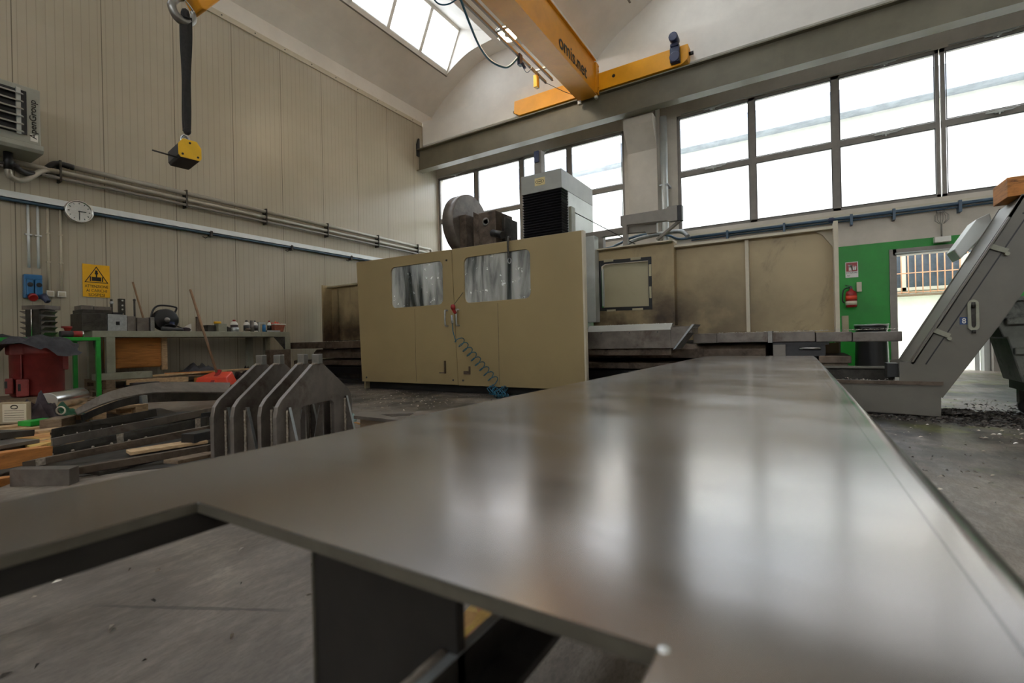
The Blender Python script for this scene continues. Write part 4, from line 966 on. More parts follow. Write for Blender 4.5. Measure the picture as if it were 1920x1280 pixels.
b = B(); b.prism([(.70, .415), (1.25, 1.455), (1.33, 1.61), (2.5, 1.61), (2.5, 1.595), (1.34, 1.595), (1.265, 1.445), (.715, .405)], 'y', yA+.0, yBk); b.o('top_cover', 'conveyor_paint', cv)
b = B(); b.prism([(.885, .15), (1.20, .683), (1.345, .95), (1.56, 1.345), (2.5, 1.345), (2.5, 1.36), (1.55, 1.36), (.87, .17)], 'y', yA+.015, yBk-.015); b.o('bottom_cover', 'conveyor_paint', cv)
# rolled flange along the top edge, cover clamps, dark gap
def off(p, q_, s0, s1):
    d = (Vector((q_[0]-p[0], 0, q_[1]-p[1]))).normalized(); n_ = Vector((d.z, 0, -d.x)); return d, n_
p, q_ = Vector((.70, yA, .43)), Vector((1.253, yA, 1.465)); d = (q_-p).normalized(); nn = Vector((d.z, 0, -d.x))
b = B(); b.hexa([p+nn*.0+Vector((0, -.03, 0)), q_+Vector((0, -.03, 0)), q_+nn*.012+Vector((0, -.03, 0)), p+nn*.012+Vector((0, -.03, 0)), p, q_, q_+nn*.012, p+nn*.012]); b.o('edge_flange', 'conveyor_paint', cv)
b = B(); p2, q2 = p+nn*.085+d*.02, q_+nn*.085+d*.03
b.hexa([p2+Vector((0, -.003, 0)), q2+Vector((0, -.003, 0)), q2+nn*.008+Vector((0, -.003, 0)), p2+nn*.008+Vector((0, -.003, 0)), p2, q2, q2+nn*.008, p2+nn*.008])
q3 = q2+Vector((.6, 0, .0)); b.o('cover_gap', 'black', cv)
b = B(); b.box(1.33, 2.2, yA-.003, yA, 1.478, 1.488); b.o('cover_gap', 'black', cv)
for t in (.22, .80):
    c = p.lerp(q_, t); b = B(); b.hexa([c+Vector((0, -.02, 0)), c+d*.035+Vector((0, -.02, 0)), c+d*.035+nn*.11+Vector((0, -.02, 0)), c+nn*.11+Vector((0, -.02, 0)), c, c+d*.035, c+d*.035+nn*.11, c+nn*.11])
    b.cyl(c+nn*.115+Vector((0, -.03, 0)), c+nn*.115, .014, n=10); b.o('cover_clamp', 'bench_paint', cv)
b = B(); pB, qB = Vector((.70, yBk, .47)), Vector((1.05, yBk, 1.13))
b = B(); c0 = Vector((1.135, yBk-.02, 1.30)); b.prism([(1.10, 1.25), (1.30, 1.50), (1.28, 1.60), (1.20, 1.56), (1.06, 1.33)], 'y', yBk, yBk+.25); b.o('drive_guard', 'light_grey_metal', cv, bevel=.006)
# tensioner slot and number sticker
sx, sz = 1.060, 0.767
b = B(); ov = [(sx+.032*math.cos(t)+(0), sz+(.085 if math.sin(t) > 0 else -.075)+.035*math.sin(t)) for t in [i*PI/8 for i in range(16)]]
iv = [(sx+(q_[0]-sx)*.42, sz+(q_[1]-sz)*.80) for q_ in ov]
b.prism([ov, iv], 'y', yA-.022, yA); b.o('tensioner_frame', 'bench_paint', cv, bevel=.003)
b = B(); b.box(sx-.012, sx+.014, yA-.010, yA-.002, sz-.08, sz+.07); b.o('tensioner_slot', 'dark_steel', cv)
b = B(); b.cyl((sx, yA-.02, sz+.10), (sx, yA-.02, sz+.06), .012, n=8).cyl((sx, yA-.02, sz-.105), (sx, yA-.02, sz-.13), .011, n=8); b.each('tensioner_bolt', 'dark_steel', cv)
nx, nz = 1.011, 0.733
st = B().box(nx-.024, nx+.022, yA-.003, yA, nz-.028, nz+.028).o('number_sticker', 'blue_label', cv)
text('lettering', '8', 'white_plastic', st, (nx, yA-.003, nz), (1, 0, 0), (0, 0, 1), width=.022, height=.040, depth=.001, bold=True)
b = B(); b.box(.56, .63, yA+.05, yA+.2, .30, .41); b.o('sensor_box', 'black', cv)
wb = B(); x0 = 1.263; wb.box(x0, x0+.5, yA+.02, yA+.33, 1.617, 1.757)
wb.o('timber_block', 'wood', label='orange-brown timber block lying on top of the chip conveyor', cat='wood block', bevel=.004)

# black plastic tub behind the conveyor by the green wall
bc = (.93, 9.75)
tb = T('plastic_drum', 'black ribbed plastic drum standing against the green wall beside the doorway', 'drum', (bc[0], bc[1], 0))
pr = [(.235, 0)]
for i in range(30): z_ = .03+i*.0225; pr += [(.235-.03*z_, z_), (.228-.03*z_, z_+.011)]
pr += [(.212, .71), (.225, .72), (.225, .77), (.205, .78)]
B().lathe(pr, (bc[0], bc[1], 0), 28).o('drum_body', 'blackrubber', tb)
b = B(); b.lathe([(.228, .765), (.232, .775), (.228, .785), (.19, .79), (.0, .79)], (bc[0], bc[1], 0), 28); b.o('lid', 'blackrubber', tb)
b = B(); b.tube([(bc[0]+.23*math.cos(t*PI/12), bc[1]+.23*math.sin(t*PI/12), .80+.004*math.sin(5*t)) for t in range(24)], .007, 6, closed=True); b.o('bag_rim', 'light_grey_metal', tb)

# tipping chip bin at the right edge
bn = T('chip_bin', 'dark grey ribbed tipping bin on a wheeled frame at the right edge', 'bin', (2.1, 5.3, 0))
y0, y1 = 4.9, 5.3
L_ = [(1.215, 0.724), (1.217, 0.513)]
bx0 = 1.209
pr = [(bx0-.02, 1.0), (bx0, .86), (bx0+.07, .70), (bx0+.15, .36), (bx0+1.1, .36), (bx0+1.3, 1.06)]
pr = [(bx0+.03, .88), (bx0-.005, .84), (bx0, .72), (bx0+.04, .60), (bx0+.06, .60), (bx0+.135, .27), (bx0+1.1, .27), (bx0+1.3, 1.0), (bx0+.10, .90)]
b = B(); b.prism(pr, 'y', y0, y1); b.o('bin_body', 'bin_grey', bn, bevel=.01)
b = B(); b.bar((bx0+.05, y0-.02, .72), (bx0+1.3, y0-.02, .74), .05, .05).bar((bx0+.09, y0-.02, .50), (bx0+1.3, y0-.02, .52), .05, .05); b.each('rib', 'bin_grey', bn, bevel=.008)
b = B(); b.bar((bx0+.02, y0-.015, .875), (bx0+1.3, y0-.015, 1.0), .05, .03); b.o('rim', 'bin_grey', bn)
b = B(); b.box(bx0+.17, bx0+1.1, y0-.02, y1, .20, .27); b.o('chassis', 'dark_steel', bn)
for x_ in (bx0+.26, bx0+1.0):
    for yy in (y0+.02, y1-.1):
        b = B(); b.box(x_-.06, x_-.02, yy, yy+.06, .09, .24); w_ = b.o('castor_fork', 'dark_steel', bn)
        B().cyl((x_, yy-.005, .065), (x_, yy+.045, .065), .065, n=20).o('castor_wheel', 'blackrubber', w_)
b = B(); b.tube([(bx0+.14, y0-.03, .33), (bx0+.155, y0-.05, .28), (bx0+.17, y0-.05, .31), (bx0+.22, y0-.03, .25)], .008, 6); b.o('latch_chain', 'rusty_steel', bn)
# ================================================================ FOREGROUND WELDED FRAME WITH ITS TOP PLATE
pl = T('steel_workpiece', 'long bare steel plate filling the foreground, with a notch cut in its near end', 'steel plate', (-.3, 2.2, 0))
zt, th_ = .48, .0105
RX = lambda y: .138-.0145*(y-.5)
prof_r = []
b = B()
# top sheet with the notch, then a rolled edge down the right side
poly = [(-.078, -.7), (-.071, .261), (-.575, .261), (-.575, -.7), (-.785, -.7), (-.767, 4.62), (RX(4.62)-.03, 4.62), (RX(-.7)-.03, -.7)]
b.prism(poly, 'z', zt-th_, zt); b.o('top_plate', 'plate', pl)
b = B(); vs_ = []; ys = [-.7+5.32*i/20 for i in range(21)]; nr = 10
for y_ in ys:
    cx = RX(y_)-.03
    ring = [(cx+.03*math.sin(a), zt-.03+.03*math.cos(a)) for a in [PI/2*k/nr for k in range(nr+1)]]+[(cx+.03, zt-.14), (cx+.02, zt-.14)]+[(cx+.02*math.sin(a), zt-.03+.02*math.cos(a)) for a in [PI/2*(nr-k)/nr for k in range(nr+1)]]
    vs_ += [(p[0], y_, p[1]) for p in ring]
m_ = len(ring)
b.add(vs_, [(i*m_+k, i*m_+(k+1) % m_, (i+1)*m_+(k+1) % m_, (i+1)*m_+k) for i in range(20) for k in range(m_-1)], True)
b.o('rolled_edge', 'plate', pl)
# bevelled cut faces of the notch
b = B(); b.box(-.575, -.071, .2600, .2605, zt-th_-.0005, zt-.0006).box(-.5752, -.5745, -.7, .261, zt-th_-.0005, zt-.0006).box(-.785, -.57, -.701, -.700, zt-th_, zt-.001)
b.o('cut_face', 'plate_edge', pl)
b = B(); b.ball((-.069, .262, zt-.001), .0045, .0045, .003, 8).ball((-.574, .263, zt-.002), .004, .004, .002, 8); b.each('weld_spatter', 'bright_steel', pl)
B().box(-.413, -.236, .290, .300, .12, zt-th_).o('stiffener_plate', 'plate_under', pl)
b = B(); b.box(-.4145, -.412, .288, .302, .12, zt-th_); b.o('stiffener_edge', 'plate_edge', pl)
b = B(); b.prism([(-.244, .404), (-.236, .404), (-.236, .374), (-.205, .372), (-.205, .364), (-.236, .362), (-.236, .347), (-.244, .347)], 'y', -.7, 4.5); b.o('lower_channel', 'dark_steel', pl)
b = B(); b.box(-.2445, -.2355, -.7, 4.5, .404, .4048); b.o('channel_edge', 'galvanised', pl)
b = B(); b.tube([(-.248, .287-.02*i, .404+.0012*math.sin(3*i)) for i in range(50)], .0045, 6); b.o('weld_bead', 'weld', pl)
b = B(); b.box(-.60, -.578, -.7, 4.5, .4435, zt-th_).box(-.76, -.752, -.7, 4.6, .455, zt-th_).box(-.70, -.2, 1.4, 1.41, .35, zt-th_).box(-.70, -.2, 3.4, 3.41, .35, zt-th_); b.each('web_plate', 'plate_under', pl)
for y_ in (1.7, 3.9):
    b = B(); b.box(-.72, .08, y_, y_+.08, .0, .347); b.o('support_block', 'dark_steel', pl)
    b = B(); b.box(-.74, -.70, y_, y_+.08, .30, .46); b.o('support_lug', 'dark_steel', pl)
bd = B(); bd.prism([(-.672, .745), (-.700, .95), (-.66, 1.05), (-.565, 1.0), (-.565, .62), (-.60, .60)], 'z', 0, .02)
bd.o('wood_board', 'osb', label='orange strand board lying on the floor below the notch of the long plate', cat='board')

# ================================================================ HOUSE-SHAPED BRACKETS
ang_ = math.radians(109.75); d1 = Vector((math.cos(ang_), math.sin(ang_), 0)); nl = Vector((-d1.y, d1.x, 0)); base0 = Vector((-2.371, 1.708, 0))
br = T('house_bracket', 'frontmost gabled steel bracket of the right pair, with a square block on its peak', 'bracket', base0, ang_, group='gabled steel brackets')
mloc = MW[br]
def gable():
    W = .35; sh = .325; ap = .548; t = .045
    pts = [(-W, 0), (-.19, 0), (-.19, .02)]
    outer = [(-W, 0), (W, 0)]
    outer += [(W, sh-.03), (W-.012, sh+.02), (W-.045, sh+.055)] + [(t, ap), (-t, ap)] + [(-W+.045, sh+.055), (-W+.012, sh+.02), (-W, sh-.03)]
    hole = list(reversed(rrect(-.165, .15, .05, .325, .035)))
    return outer, hole
o_, h_ = gable()
b = B(); b.prism([o_, h_], 'y', -.01, .012); b.xf(mloc); b.o('gable_plate', 'raw_steel', br, bevel=.002)
for u_ in (-.265, -.075, .085, .27):
    top = .335 if abs(u_) > .2 else .30; w_ = .085
    if abs(u_) < .2:
        b = B(); b.hexa([(u_-.008, .10, .012), (u_+.006, .10, .012), (u_+.006, .022, .012), (u_-.006, .022, .012), (u_-.006, .04, .32), (u_+.006, .04, .32), (u_+.006, .022, .32), (u_-.006, .022, .32)])
    else:
        b = B(); b.hexa([(u_-.006, -.01-w_, .012), (u_+.006, -.01-w_, .012), (u_+.006, -.01, .012), (u_-.006, -.01, .012), (u_-.006, -.022, top), (u_+.006, -.022, top), (u_+.006, -.01, top), (u_-.006, -.01, top)])
    b.xf(mloc); rb_ = b.o('gusset', 'raw_steel', br)
    y0_, y1_ = (-.0955, -.0225) if abs(u_) > .2 else (.1005, .0405)
    b = B(); b.hexa([(u_-.0095, y0_-.001, .012), (u_+.0095, y0_-.001, .012), (u_+.0095, y0_, .012), (u_-.0095, y0_, .012), (u_-.0095, y1_-.001, top), (u_+.0095, y1_-.001, top), (u_+.0095, y1_, top), (u_-.0095, y1_, top)]); b.xf(mloc); b.o('ground_edge', 'galvanised', rb_)
    if abs(u_) > .2:
        b = B(); b.tube([(u_-.012, -.014, .02+.0131*i) for i in range(24)], [.007+.0018*(i % 2) for i in range(24)], 6); b.xf(mloc); b.o('weld_bead', 'weld', rb_)
b = B(); b.box(-.34, .34, -.115, .03, 0, .012); b.xf(mloc); b.o('base_plate', 'rusty_steel', br)
b = B(); b.box(-.012, .026, -.022, .022, .548, .602); b.xf(mloc); b.o('peak_block', 'steel', br, bevel=.002)
b = B(); b.tube([(-.05+.008*i, -.008, .549) for i in range(6)], .007, 6); b.xf(mloc); b.o('weld_bead', 'weld', br)
for s_, du, lab in ((.115, .03, 'second gabled steel bracket of the right pair, just behind the frontmost one'), (.25, .0, 'front gabled steel bracket of the left pair, beside the curved steel sections'),
                (.36, -.01, 'rearmost and leftmost gabled steel bracket, behind the left pair')):
    dup(br, base0+nl*s_+d1*du, ang_, lab)
b = B(); b.xf(Matrix.Identity(4))

# triangular plate left on the floor with offcuts
b = B(); zz = .10
b.prism([[(-2.999, 2.479, 0.100)[:2], (-2.463, 2.478, 0.100)[:2], (-2.299, 2.904, 0.100)[:2], (-2.210, 3.293, 0.100)[:2], (-2.490, 3.007, 0.100)[:2], (-3.118, 2.638, 0.100)[:2]],
         [(-2.872, 2.623, 0.100)[:2], (-2.653, 2.794, 0.100)[:2], (-2.584, 2.663, 0.100)[:2], (-2.673, 2.567, 0.100)[:2]]], 'z', .075, .10)
tp = b.o('triangular_plate', 'raw_steel', label='flat steel plate with a triangular cut-out lying low behind the big plate', cat='steel plate', bevel=.002)
b = B(); b.box(-2.95, -2.55, 2.50, 2.9, 0, .075); b.o('timber_packing', 'grey_wood', label='timber packing under the plate with the triangular cut-out', cat='wood block')
b = B(); c = Vector((-2.943, 2.625, 0.010)); rg = random.Random(4)
for _ in range(14):
    a = rg.uniform(-.4, .4); e = Vector((math.cos(a), math.sin(a), 0))*rg.uniform(.04, .10); k = c+Vector((rg.uniform(-.1, .1), rg.uniform(-.06, .06), rg.uniform(.002, .02)))
    b.bar(k-e, k+e, .018, .004)
b.o('wood_splinters', 'osb', label='small heap of pale wood splinters on the floor near the gabled brackets', cat='splinters', kind='stuff')
c = Vector((-3.220, 2.650, 0.030)); rg = random.Random(3); b = B(); b.ball(c, .035, .03, .045, 8)
b.v = [p+Vector((rg.uniform(-.01, .01), rg.uniform(-.01, .01), rg.uniform(-.01, .01))) for p in b.v]
b.o('plastic_scrap', 'pale_teal', label='crumpled pale blue plastic scrap beside the right bracket', cat='plastic')
# ================================================================ BENCHES ON THE LEFT
wbch = T('workbench', 'long grey steel workbench against the panelled wall, loaded with blocks and bottles', 'workbench', (-8.55, 3.9, 0))
b = B(); b.box(-8.93, -8.20, 2.46, 5.35, .83, .92); b.o('bench_top', 'bench_paint', wbch, bevel=.006)
for x_, y_, nm in ((-8.24, 2.66, 'front'), (-8.24, 5.31, 'front'), (-8.89, 2.66, ''), (-8.89, 5.31, ''), (-8.80, 4.92, '')):
    b = B(); b.box(x_-.04, x_+.04, y_-.05, y_+.05, 0, .83); b.o('leg', 'bench_paint', wbch, bevel=.004)
b = B(); b.prism([(5.05, .83), (5.26, .83), (5.26, .60)], 'x', -8.24, -8.22); b.o('corner_gusset', 'dark_steel', wbch)
gt = T('green_table', 'green steel table with thin legs at the left end of the workbench', 'table', (-8.0, 1.8, 0))
b = B(); b.box(-8.44, -7.58, .9, 2.36, .775, .817); b.o('table_top', 'green_steel', gt, bevel=.004)
for x_, y_ in ((-7.605, 2.335), (-8.41, 2.335), (-7.605, .93), (-8.41, .93)):
    b = B(); b.box(x_-.022, x_+.022, y_-.022, y_+.022, 0, .775); b.o('leg', 'green_steel', gt)
b = B(); b.prism([(-7.63, .775), (-7.63, .63), (-7.72, .72), (-7.72, .775)], 'y', 2.32, 2.34); b.o('corner_gusset', 'dark_steel', gt)

# things on the workbench, left to right
zt = .92
def blk(name, label, cat, mat, px0, px1, h_, x_=-8.4, dx=.14, bev=.003, group=None):
    return None
def cube(name, mat, label, cat, y0, y1, h_, x0=-8.42, dx=.16, bev=.004, group=None, z0=.92):
    b = B(); b.box(x0-dx, x0, y0, y1, z0, z0+h_); return b.o(name, mat, label=label, cat=cat, bevel=bev, group=group)
vb_ = T('machine_vise', 'large dark machine vise with stepped jaws at the left end of the workbench', 'vise', (-8.5, 2.62, .92))
b = B(); b.box(-8.72, -8.30, 2.38, 2.66, .92, 1.165); b.o('vise_body', 'dark_steel', vb_, bevel=.008)
b = B(); b.box(-8.70, -8.32, 2.40, 2.72, 1.165, 1.215); b.o('vise_slide', 'dark_steel', vb_, bevel=.006)
b = B(); b.box(-8.6, -8.34, 2.39, 2.52, 1.215, 1.27).box(-8.6, -8.34, 2.53, 2.72, 1.215, 1.262); b.each('jaw', 'raw_steel', vb_, bevel=.004)
pb = T('clamp_block', 'pale worn steel block with a black square hole, beside the vise', 'steel block', (-8.4, 2.77, .92))
outer = [(2.665, .922), (2.885, .922), (2.885, 1.15), (2.665, 1.16)]; hole = list(reversed([(2.755, 1.005), (2.80, 1.005), (2.80, 1.055), (2.755, 1.055)]))
B().prism([outer, hole], 'x', -8.50, -8.30).o('block_body', 'galvanised', pb, bevel=.003)
B().box(-8.49, -8.31, 2.73, 2.84, 1.158, 1.185).o('top_bar', 'black', pb)
B().box(-8.52, -8.505, 2.74, 2.81, .99, 1.07).o('hole_back', 'black', pb)
cube('steel_block', 'raw_steel', 'smooth grey steel block just right of the pale block with the square hole', 'steel block', 2.89, 2.99, .215, -8.30)
cube('steel_block', 'raw_steel', 'squat steel block with a side notch, middle of the left bench blocks', 'steel block', 3.02, 3.17, .20, -8.34)
cube('steel_block', 'steel', 'narrow upright steel block nearest the cable reel', 'steel block', 3.175, 3.225, .21, -8.30)
b = B(); b.box(-8.66, -8.60, 2.90, 2.975, .92, 1.41); pp_ = b.o('drilled_plate', 'dark_steel', label='tall dark drilled plate standing upright among the left bench blocks', cat='steel plate', bevel=.003)
b = B()
for z_ in (1.18, 1.25, 1.31, 1.38): b.cyl((-8.60, 2.9375, z_), (-8.597, 2.9375, z_), .013, n=10)
b.each('drilled_hole', 'bright_steel', pp_)
bl = T('threaded_stud', 'short dark stud with a nut on top, standing behind the pale block', 'bolt', (-8.7, 2.84, .92))
B().cyl((-8.7, 2.84, .92), (-8.7, 2.84, 1.40), .015, n=10).o('stud_shaft', 'dark_steel', bl)
B().cyl((-8.7, 2.84, 1.33), (-8.7, 2.84, 1.37), .024, n=6).o('nut', 'galvanised', bl)
bl = T('threaded_stud', 'long dark T-bolt standing to the right of the drilled plate', 'bolt', (-8.5, 3.05, .92))
B().cyl((-8.5, 3.05, .92), (-8.5, 3.05, 1.38), .013, n=10).o('stud_shaft', 'dark_steel', bl)
B().ball((-8.5, 3.05, 1.39), .02, n=8).o('stud_head', 'dark_steel', bl)
# cable reel
rc = (-8.44, 3.42, 1.10)
rl = T('cable_reel', 'black cable reel with a carrying handle on the workbench', 'cable reel', (rc[0], rc[1], .92))
b = B(); b.lathe([(.165, -.05), (.17, -.045), (.165, -.04), (.09, -.035), (.09, .035), (.165, .04), (.17, .045), (.15, .055), (.06, .065), (0, .068)], rc, 30, (1, 0, 0)); b.o('drum', 'blackrubber', rl)
b = B(); b.lathe([(.04, .06), (.035, .085), (0, .09)], rc, 16, (1, 0, 0)); b.o('hub', 'steel', rl)
b = B(); b.box(rc[0]+.05, rc[0]+.075, rc[1]+.03, rc[1]+.10, rc[2]-.08, rc[2]-.03); b.o('socket_panel', 'navy', rl)
b = B(); b.tube(smooth_path([(rc[0], rc[1]-.17, .93), (rc[0], rc[1]-.19, 1.10), (rc[0], rc[1]-.16, 1.24), (rc[0], rc[1]-.10, 1.31), (rc[0], rc[1], 1.325), (rc[0], rc[1]+.13, 1.31), (rc[0], rc[1]+.16, 1.28), (rc[0], rc[1]+.11, 1.17)], 5), .014, 8); b.o('handle', 'blackrubber', rl)
b = B(); b.tube(smooth_path([(rc[0]+.05, rc[1]-.05, 1.0), (rc[0]+.12, rc[1]+.02, 1.03), (rc[0]+.13, rc[1]+.14, .99), (rc[0]+.1, rc[1]+.22, .95), (rc[0]+.08, rc[1]+.16, .935), (rc[0]+.1, rc[1]+.02, .94)], 6), .008, 6); b.o('cable', 'blackrubber', rl)
ga = T('angle_grinder', 'grey hand grinder with a reddish head lying in front of the cable reel', 'grinder', (-8.27, 3.5, .92))
b = B(); b.lathe([(.02, 0), (.035, .02), (.034, .10), (.026, .16), (.028, .27), (.03, .3)], (-8.28, 3.30, .962), 14, (.02, 1, -.06)); b.o('grinder_body', 'dark_grey', ga)
b = B(); b.lathe([(.03, 0), (.036, .03), (.03, .09), (.01, .11)], (-8.275, 3.59, .948), 12, (.05, 1, -.02)); b.o('gear_head', 'rag_brown', ga)
b = B(); b.prism([(3.66, .922), (3.86, .922), (3.86, 1.06), (3.80, 1.035)], 'x', -8.62, -8.60); b.o('paper_sheet', 'white_plastic', label='white sheet leaning behind the tall block on the workbench', cat='sheet')
b = B(); b.prism([(3.86, .92), (3.94, .92), (3.925, 1.10), (3.90, 1.165), (3.86, 1.165)], 'x', -8.46, -8.40); b.o('steel_offcut', 'rusty_steel', label='tall narrow brown steel offcut standing behind the leaning wooden stick', cat='steel offcut')
cube('steel_block', 'dark_steel', 'low dark block right of the leaning stick on the workbench', 'steel block', 3.99, 4.11, .11, -8.34)
bk = cube('steel_block', 'bench_paint', 'grey-green block carrying a yellow plastic cap', 'steel block', 4.14, 4.27, .135, -8.30)
B().cyl((-8.40, 4.17, 1.056), (-8.40, 4.17, 1.093), .055, n=20).o('yellow_cap', 'yellow_plastic', label='yellow plastic cap lying on the grey-green block', cat='cap')
b = B()
rg = random.Random(12)
jk = T('machine_clamp', 'small dark clamp with a screw lying right of the yellow cap', 'clamp', (-8.36, 4.33, .92))
B().box(-8.40, -8.32, 4.29, 4.35, .92, .985).o('clamp_block', 'dark_steel', jk, bevel=.006)
B().cyl((-8.36, 4.30, 1.0), (-8.33, 4.42, .945), .014, n=10).o('clamp_screw', 'dark_steel', jk)
def bottle(y_, label, capm, bodym, labm, h_=.19, r_=.045, x_=-8.44, grp='spray bottles on the workbench'):
    t_ = T('spray_bottle', label, 'bottle', (x_, y_, .92), group=grp)
    B().lathe([(r_*.95, 0), (r_, .01), (r_, h_*.66), (r_*.72, h_*.80), (r_*.35, h_*.86), (r_*.33, h_*.88)], (x_, y_, .92), 16).o('bottle_body', bodym, t_)
    B().lathe([(r_*1.02, h_*.12), (r_*1.02, h_*.58)], (x_, y_, .92), 16).o('bottle_label', labm, t_)
    B().lathe([(r_*.42, h_*.86), (r_*.42, h_*.98), (r_*.2, h_)], (x_, y_, .92), 12).o('bottle_cap', capm, t_)
    return t_
bottle(4.465, 'bottle with a red cap and dark patterned label, between the clamp and the paired bottles', 'red', 'white_plastic', 'rag_brown', .215, .058)
bottle(4.68, 'left one of two wide bottles behind the grey round bar', 'dark_grey', 'white_plastic', 'black', .21, .05)
bottle(4.82, 'right one of two wide bottles behind the grey round bar', 'dark_grey', 'white_plastic', 'dark_grey', .21, .055)
bottle(5.10, 'slim white bottle with a dark label beside the reddish tub', 'red', 'white_plastic', 'black', .215, .036)
b = B(); b.cyl((-8.32, 4.415, .92), (-8.32, 4.415, .99), .06, n=20).cyl((-8.32, 4.415, .99), (-8.32, 4.415, .998), .05, n=20); b.o('round_tin', 'galvanised', label='low round steel tin in front of the red-capped bottle', cat='tin')
b = B(); b.cyl((-8.30, 4.70, .92), (-8.30, 4.70, 1.12), .032, n=18); b.o('round_bar', 'raw_steel', label='upright grey round bar in front of the two wide bottles', cat='steel bar')
b = B(); b.cyl((-8.26, 4.56, .955), (-8.26, 4.64, .955), .03, n=14); b.o('steel_ring', 'rusty_steel', label='small brown ring lying left of the upright round bar', cat='ring')
b = B(); b.prism([(4.90, .922), (4.925, .922), (4.925, 1.07), (5.01, 1.07), (5.01, .922), (5.03, .922), (5.03, 1.10), (4.90, 1.10)], 'x', -8.50, -8.44); b.o('u_bracket', 'light_grey_metal', label='pale inverted U-shaped bracket behind the blue can', cat='bracket')
b = B(); b.cyl((-8.30, 4.915, .92), (-8.30, 4.915, 1.05), .03, n=18); c_ = b.o('spray_can', 'blue_plastic', label='small dark blue can in front of the pale U bracket', cat='can')
b = B(); b.box(-8.34, -8.26, 4.95, 5.20, .922, .95); b.o('steel_strip', 'galvanised', label='flat pale strip lying in front of the tub at the bench end', cat='steel bar')
tbn = T('plastic_tub', 'translucent reddish tub with a red rag on top at the far end of the workbench', 'tub', (-8.42, 5.24, .92))
b = B(); b.hexa([(-8.50, 5.14, .922), (-8.32, 5.14, .922), (-8.32, 5.30, .922), (-8.50, 5.30, .922), (-8.52, 5.12, 1.06), (-8.30, 5.12, 1.06), (-8.30, 5.33, 1.06), (-8.52, 5.33, 1.06)]); b.o('tub_body', M('tub_red', '9a5a48', .4, var=.25, vs_=20), tbn, bevel=.01)
b = B(); b.box(-8.53, -8.29, 5.11, 5.34, 1.055, 1.075); b.o('tub_rim', 'white_plastic', tbn, bevel=.004)
crumple(-8.41, 5.2, 1.075, .10, .09, .04, 31, 12).o('rag', 'orange_red', tbn)
# sticks
B().tube([(-8.930, 3.189, 1.705), ((-8.620, 3.249, 0.928)[0], (-8.620, 3.249, 0.928)[1], .925)], .014, 8).o('broom_stick', 'handle_wood', label='short brown stick leaning on the wall behind the bench blocks', cat='stick')

# under the bench: crate panel and pallets
cr = T('wooden_crate', 'orange-brown plywood crate standing on pallets under the workbench', 'crate', (-8.6, 3.1, .34))
b = B(); b.box(-8.52, -8.50, 2.80, 3.38, .40, .825); b.o('side_board', 'wood', cr)
b = B(); b.box(-8.54, -8.47, 3.38, 3.455, .33, .825).box(-8.54, -8.50, 2.74, 2.80, .33, .825); b.each('corner_post', 'pale_wood', cr)
b = B(); b.box(-8.90, -8.54, 2.80, 3.38, .38, .80); b.o('crate_core', 'wood', cr)
def pallet(name_label, x0, x1, y0, y1, z0, mat='grey_wood', rot=0, nb=5, along='y'):
    t_ = T('wooden_pallet', name_label, 'pallet', ((x0+x1)/2, (y0+y1)/2, z0), group=None)
    hz = .10
    for i in range(nb):
        a = x0+(x1-x0-.12)*i/(nb-1); b = B(); b.box(a, a+.12, y0, y1, z0+hz, z0+hz+.02); b.o('deck_board', mat, t_)
    for j in range(3):
        yy = y0+(y1-y0-.1)*j/2
        b = B(); b.box(x0, x1, yy, yy+.1, z0+.078, z0+hz); b.o('stringer', mat, t_)
        for i in range(3):
            a = x0+(x1-x0-.1)*i/2; b = B(); b.box(a, a+.1, yy, yy+.1, z0+.018, z0+.078); b.o('pallet_block', mat, t_)
        b = B(); b.box(x0, x1, yy, yy+.1, z0, z0+.018); b.o('bottom_board', mat, t_)
    return t_
pallet('lower wooden pallet under the workbench, resting on the floor', -8.85, -8.0, 2.5, 4.3, 0, 'grey_wood')
pallet('upper wooden pallet under the workbench, carrying the plywood crate', -8.83, -8.05, 2.55, 4.2, .122, 'grey_wood')
def plank(label, p0, p1, w_, h_, mat='grey_wood'):
    return B().bar(p0, p1, w_, h_).o('plank', mat, label=label, cat='plank', bevel=.003)
plank('long worn plank lying on the pallets under the workbench', (-8.12, 3.1, .262), (-8.05, 4.5, .28), .12, .025, 'pale_wood')
plank('thick olive timber at the left of the pallets under the workbench', (-8.15, 2.45, .29), (-8.15, 3.1, .29), .14, .09, 'bench_paint')
plank('broken plank angled across the right of the pallets', (-8.3, 3.6, .262), (-7.95, 4.35, .262), .10, .022, 'grey_wood')
plank('dark plank sticking out from the pallets toward the red dustpan', (-8.0, 3.4, .09), (-7.85, 4.3, .08), .10, .03, 'grey_wood')
plank('pale plank lying across the front of the upper pallet', (-7.98, 2.75, .20), (-7.93, 3.5, .19), .03, .07, 'pale_wood')
plank('short orange batten on the pallets below the plywood crate', (-8.2, 3.3, .275), (-8.0, 3.9, .275), .06, .03, 'wood')
crumple(-8.35, 3.85, .275, .28, .28, .14, 5, 16).o('cloth_heap', 'rag_dark', label='dark rags heaped on the pallets right of the plywood crate', cat='rags')
crumple(-8.45, 4.66, .0, .28, .26, .30, 9, 14).o('sack', 'rag_brown', label='brown sacking heaped at the right end of the pallets', cat='sack')
B().box(-8.02, -7.92, 3.62, 3.72, 0, .20).o('timber_stub', 'wood', label='short orange timber stub in front of the stacked pallets', cat='wood block', bevel=.004)
B().box(-7.75, -7.62, 4.60, 4.98, .25, .60).xf(Matrix.Identity(4)).o('steel_plate', 'rusty_steel', label='dark brown steel box section standing behind the gabled brackets', cat='steel box')
B().box(-7.75, -7.62, 4.60, 4.98, .0, .25).o('timber_packing', 'grey_wood', label='timber packing under the dark brown steel box section', cat='wood block')
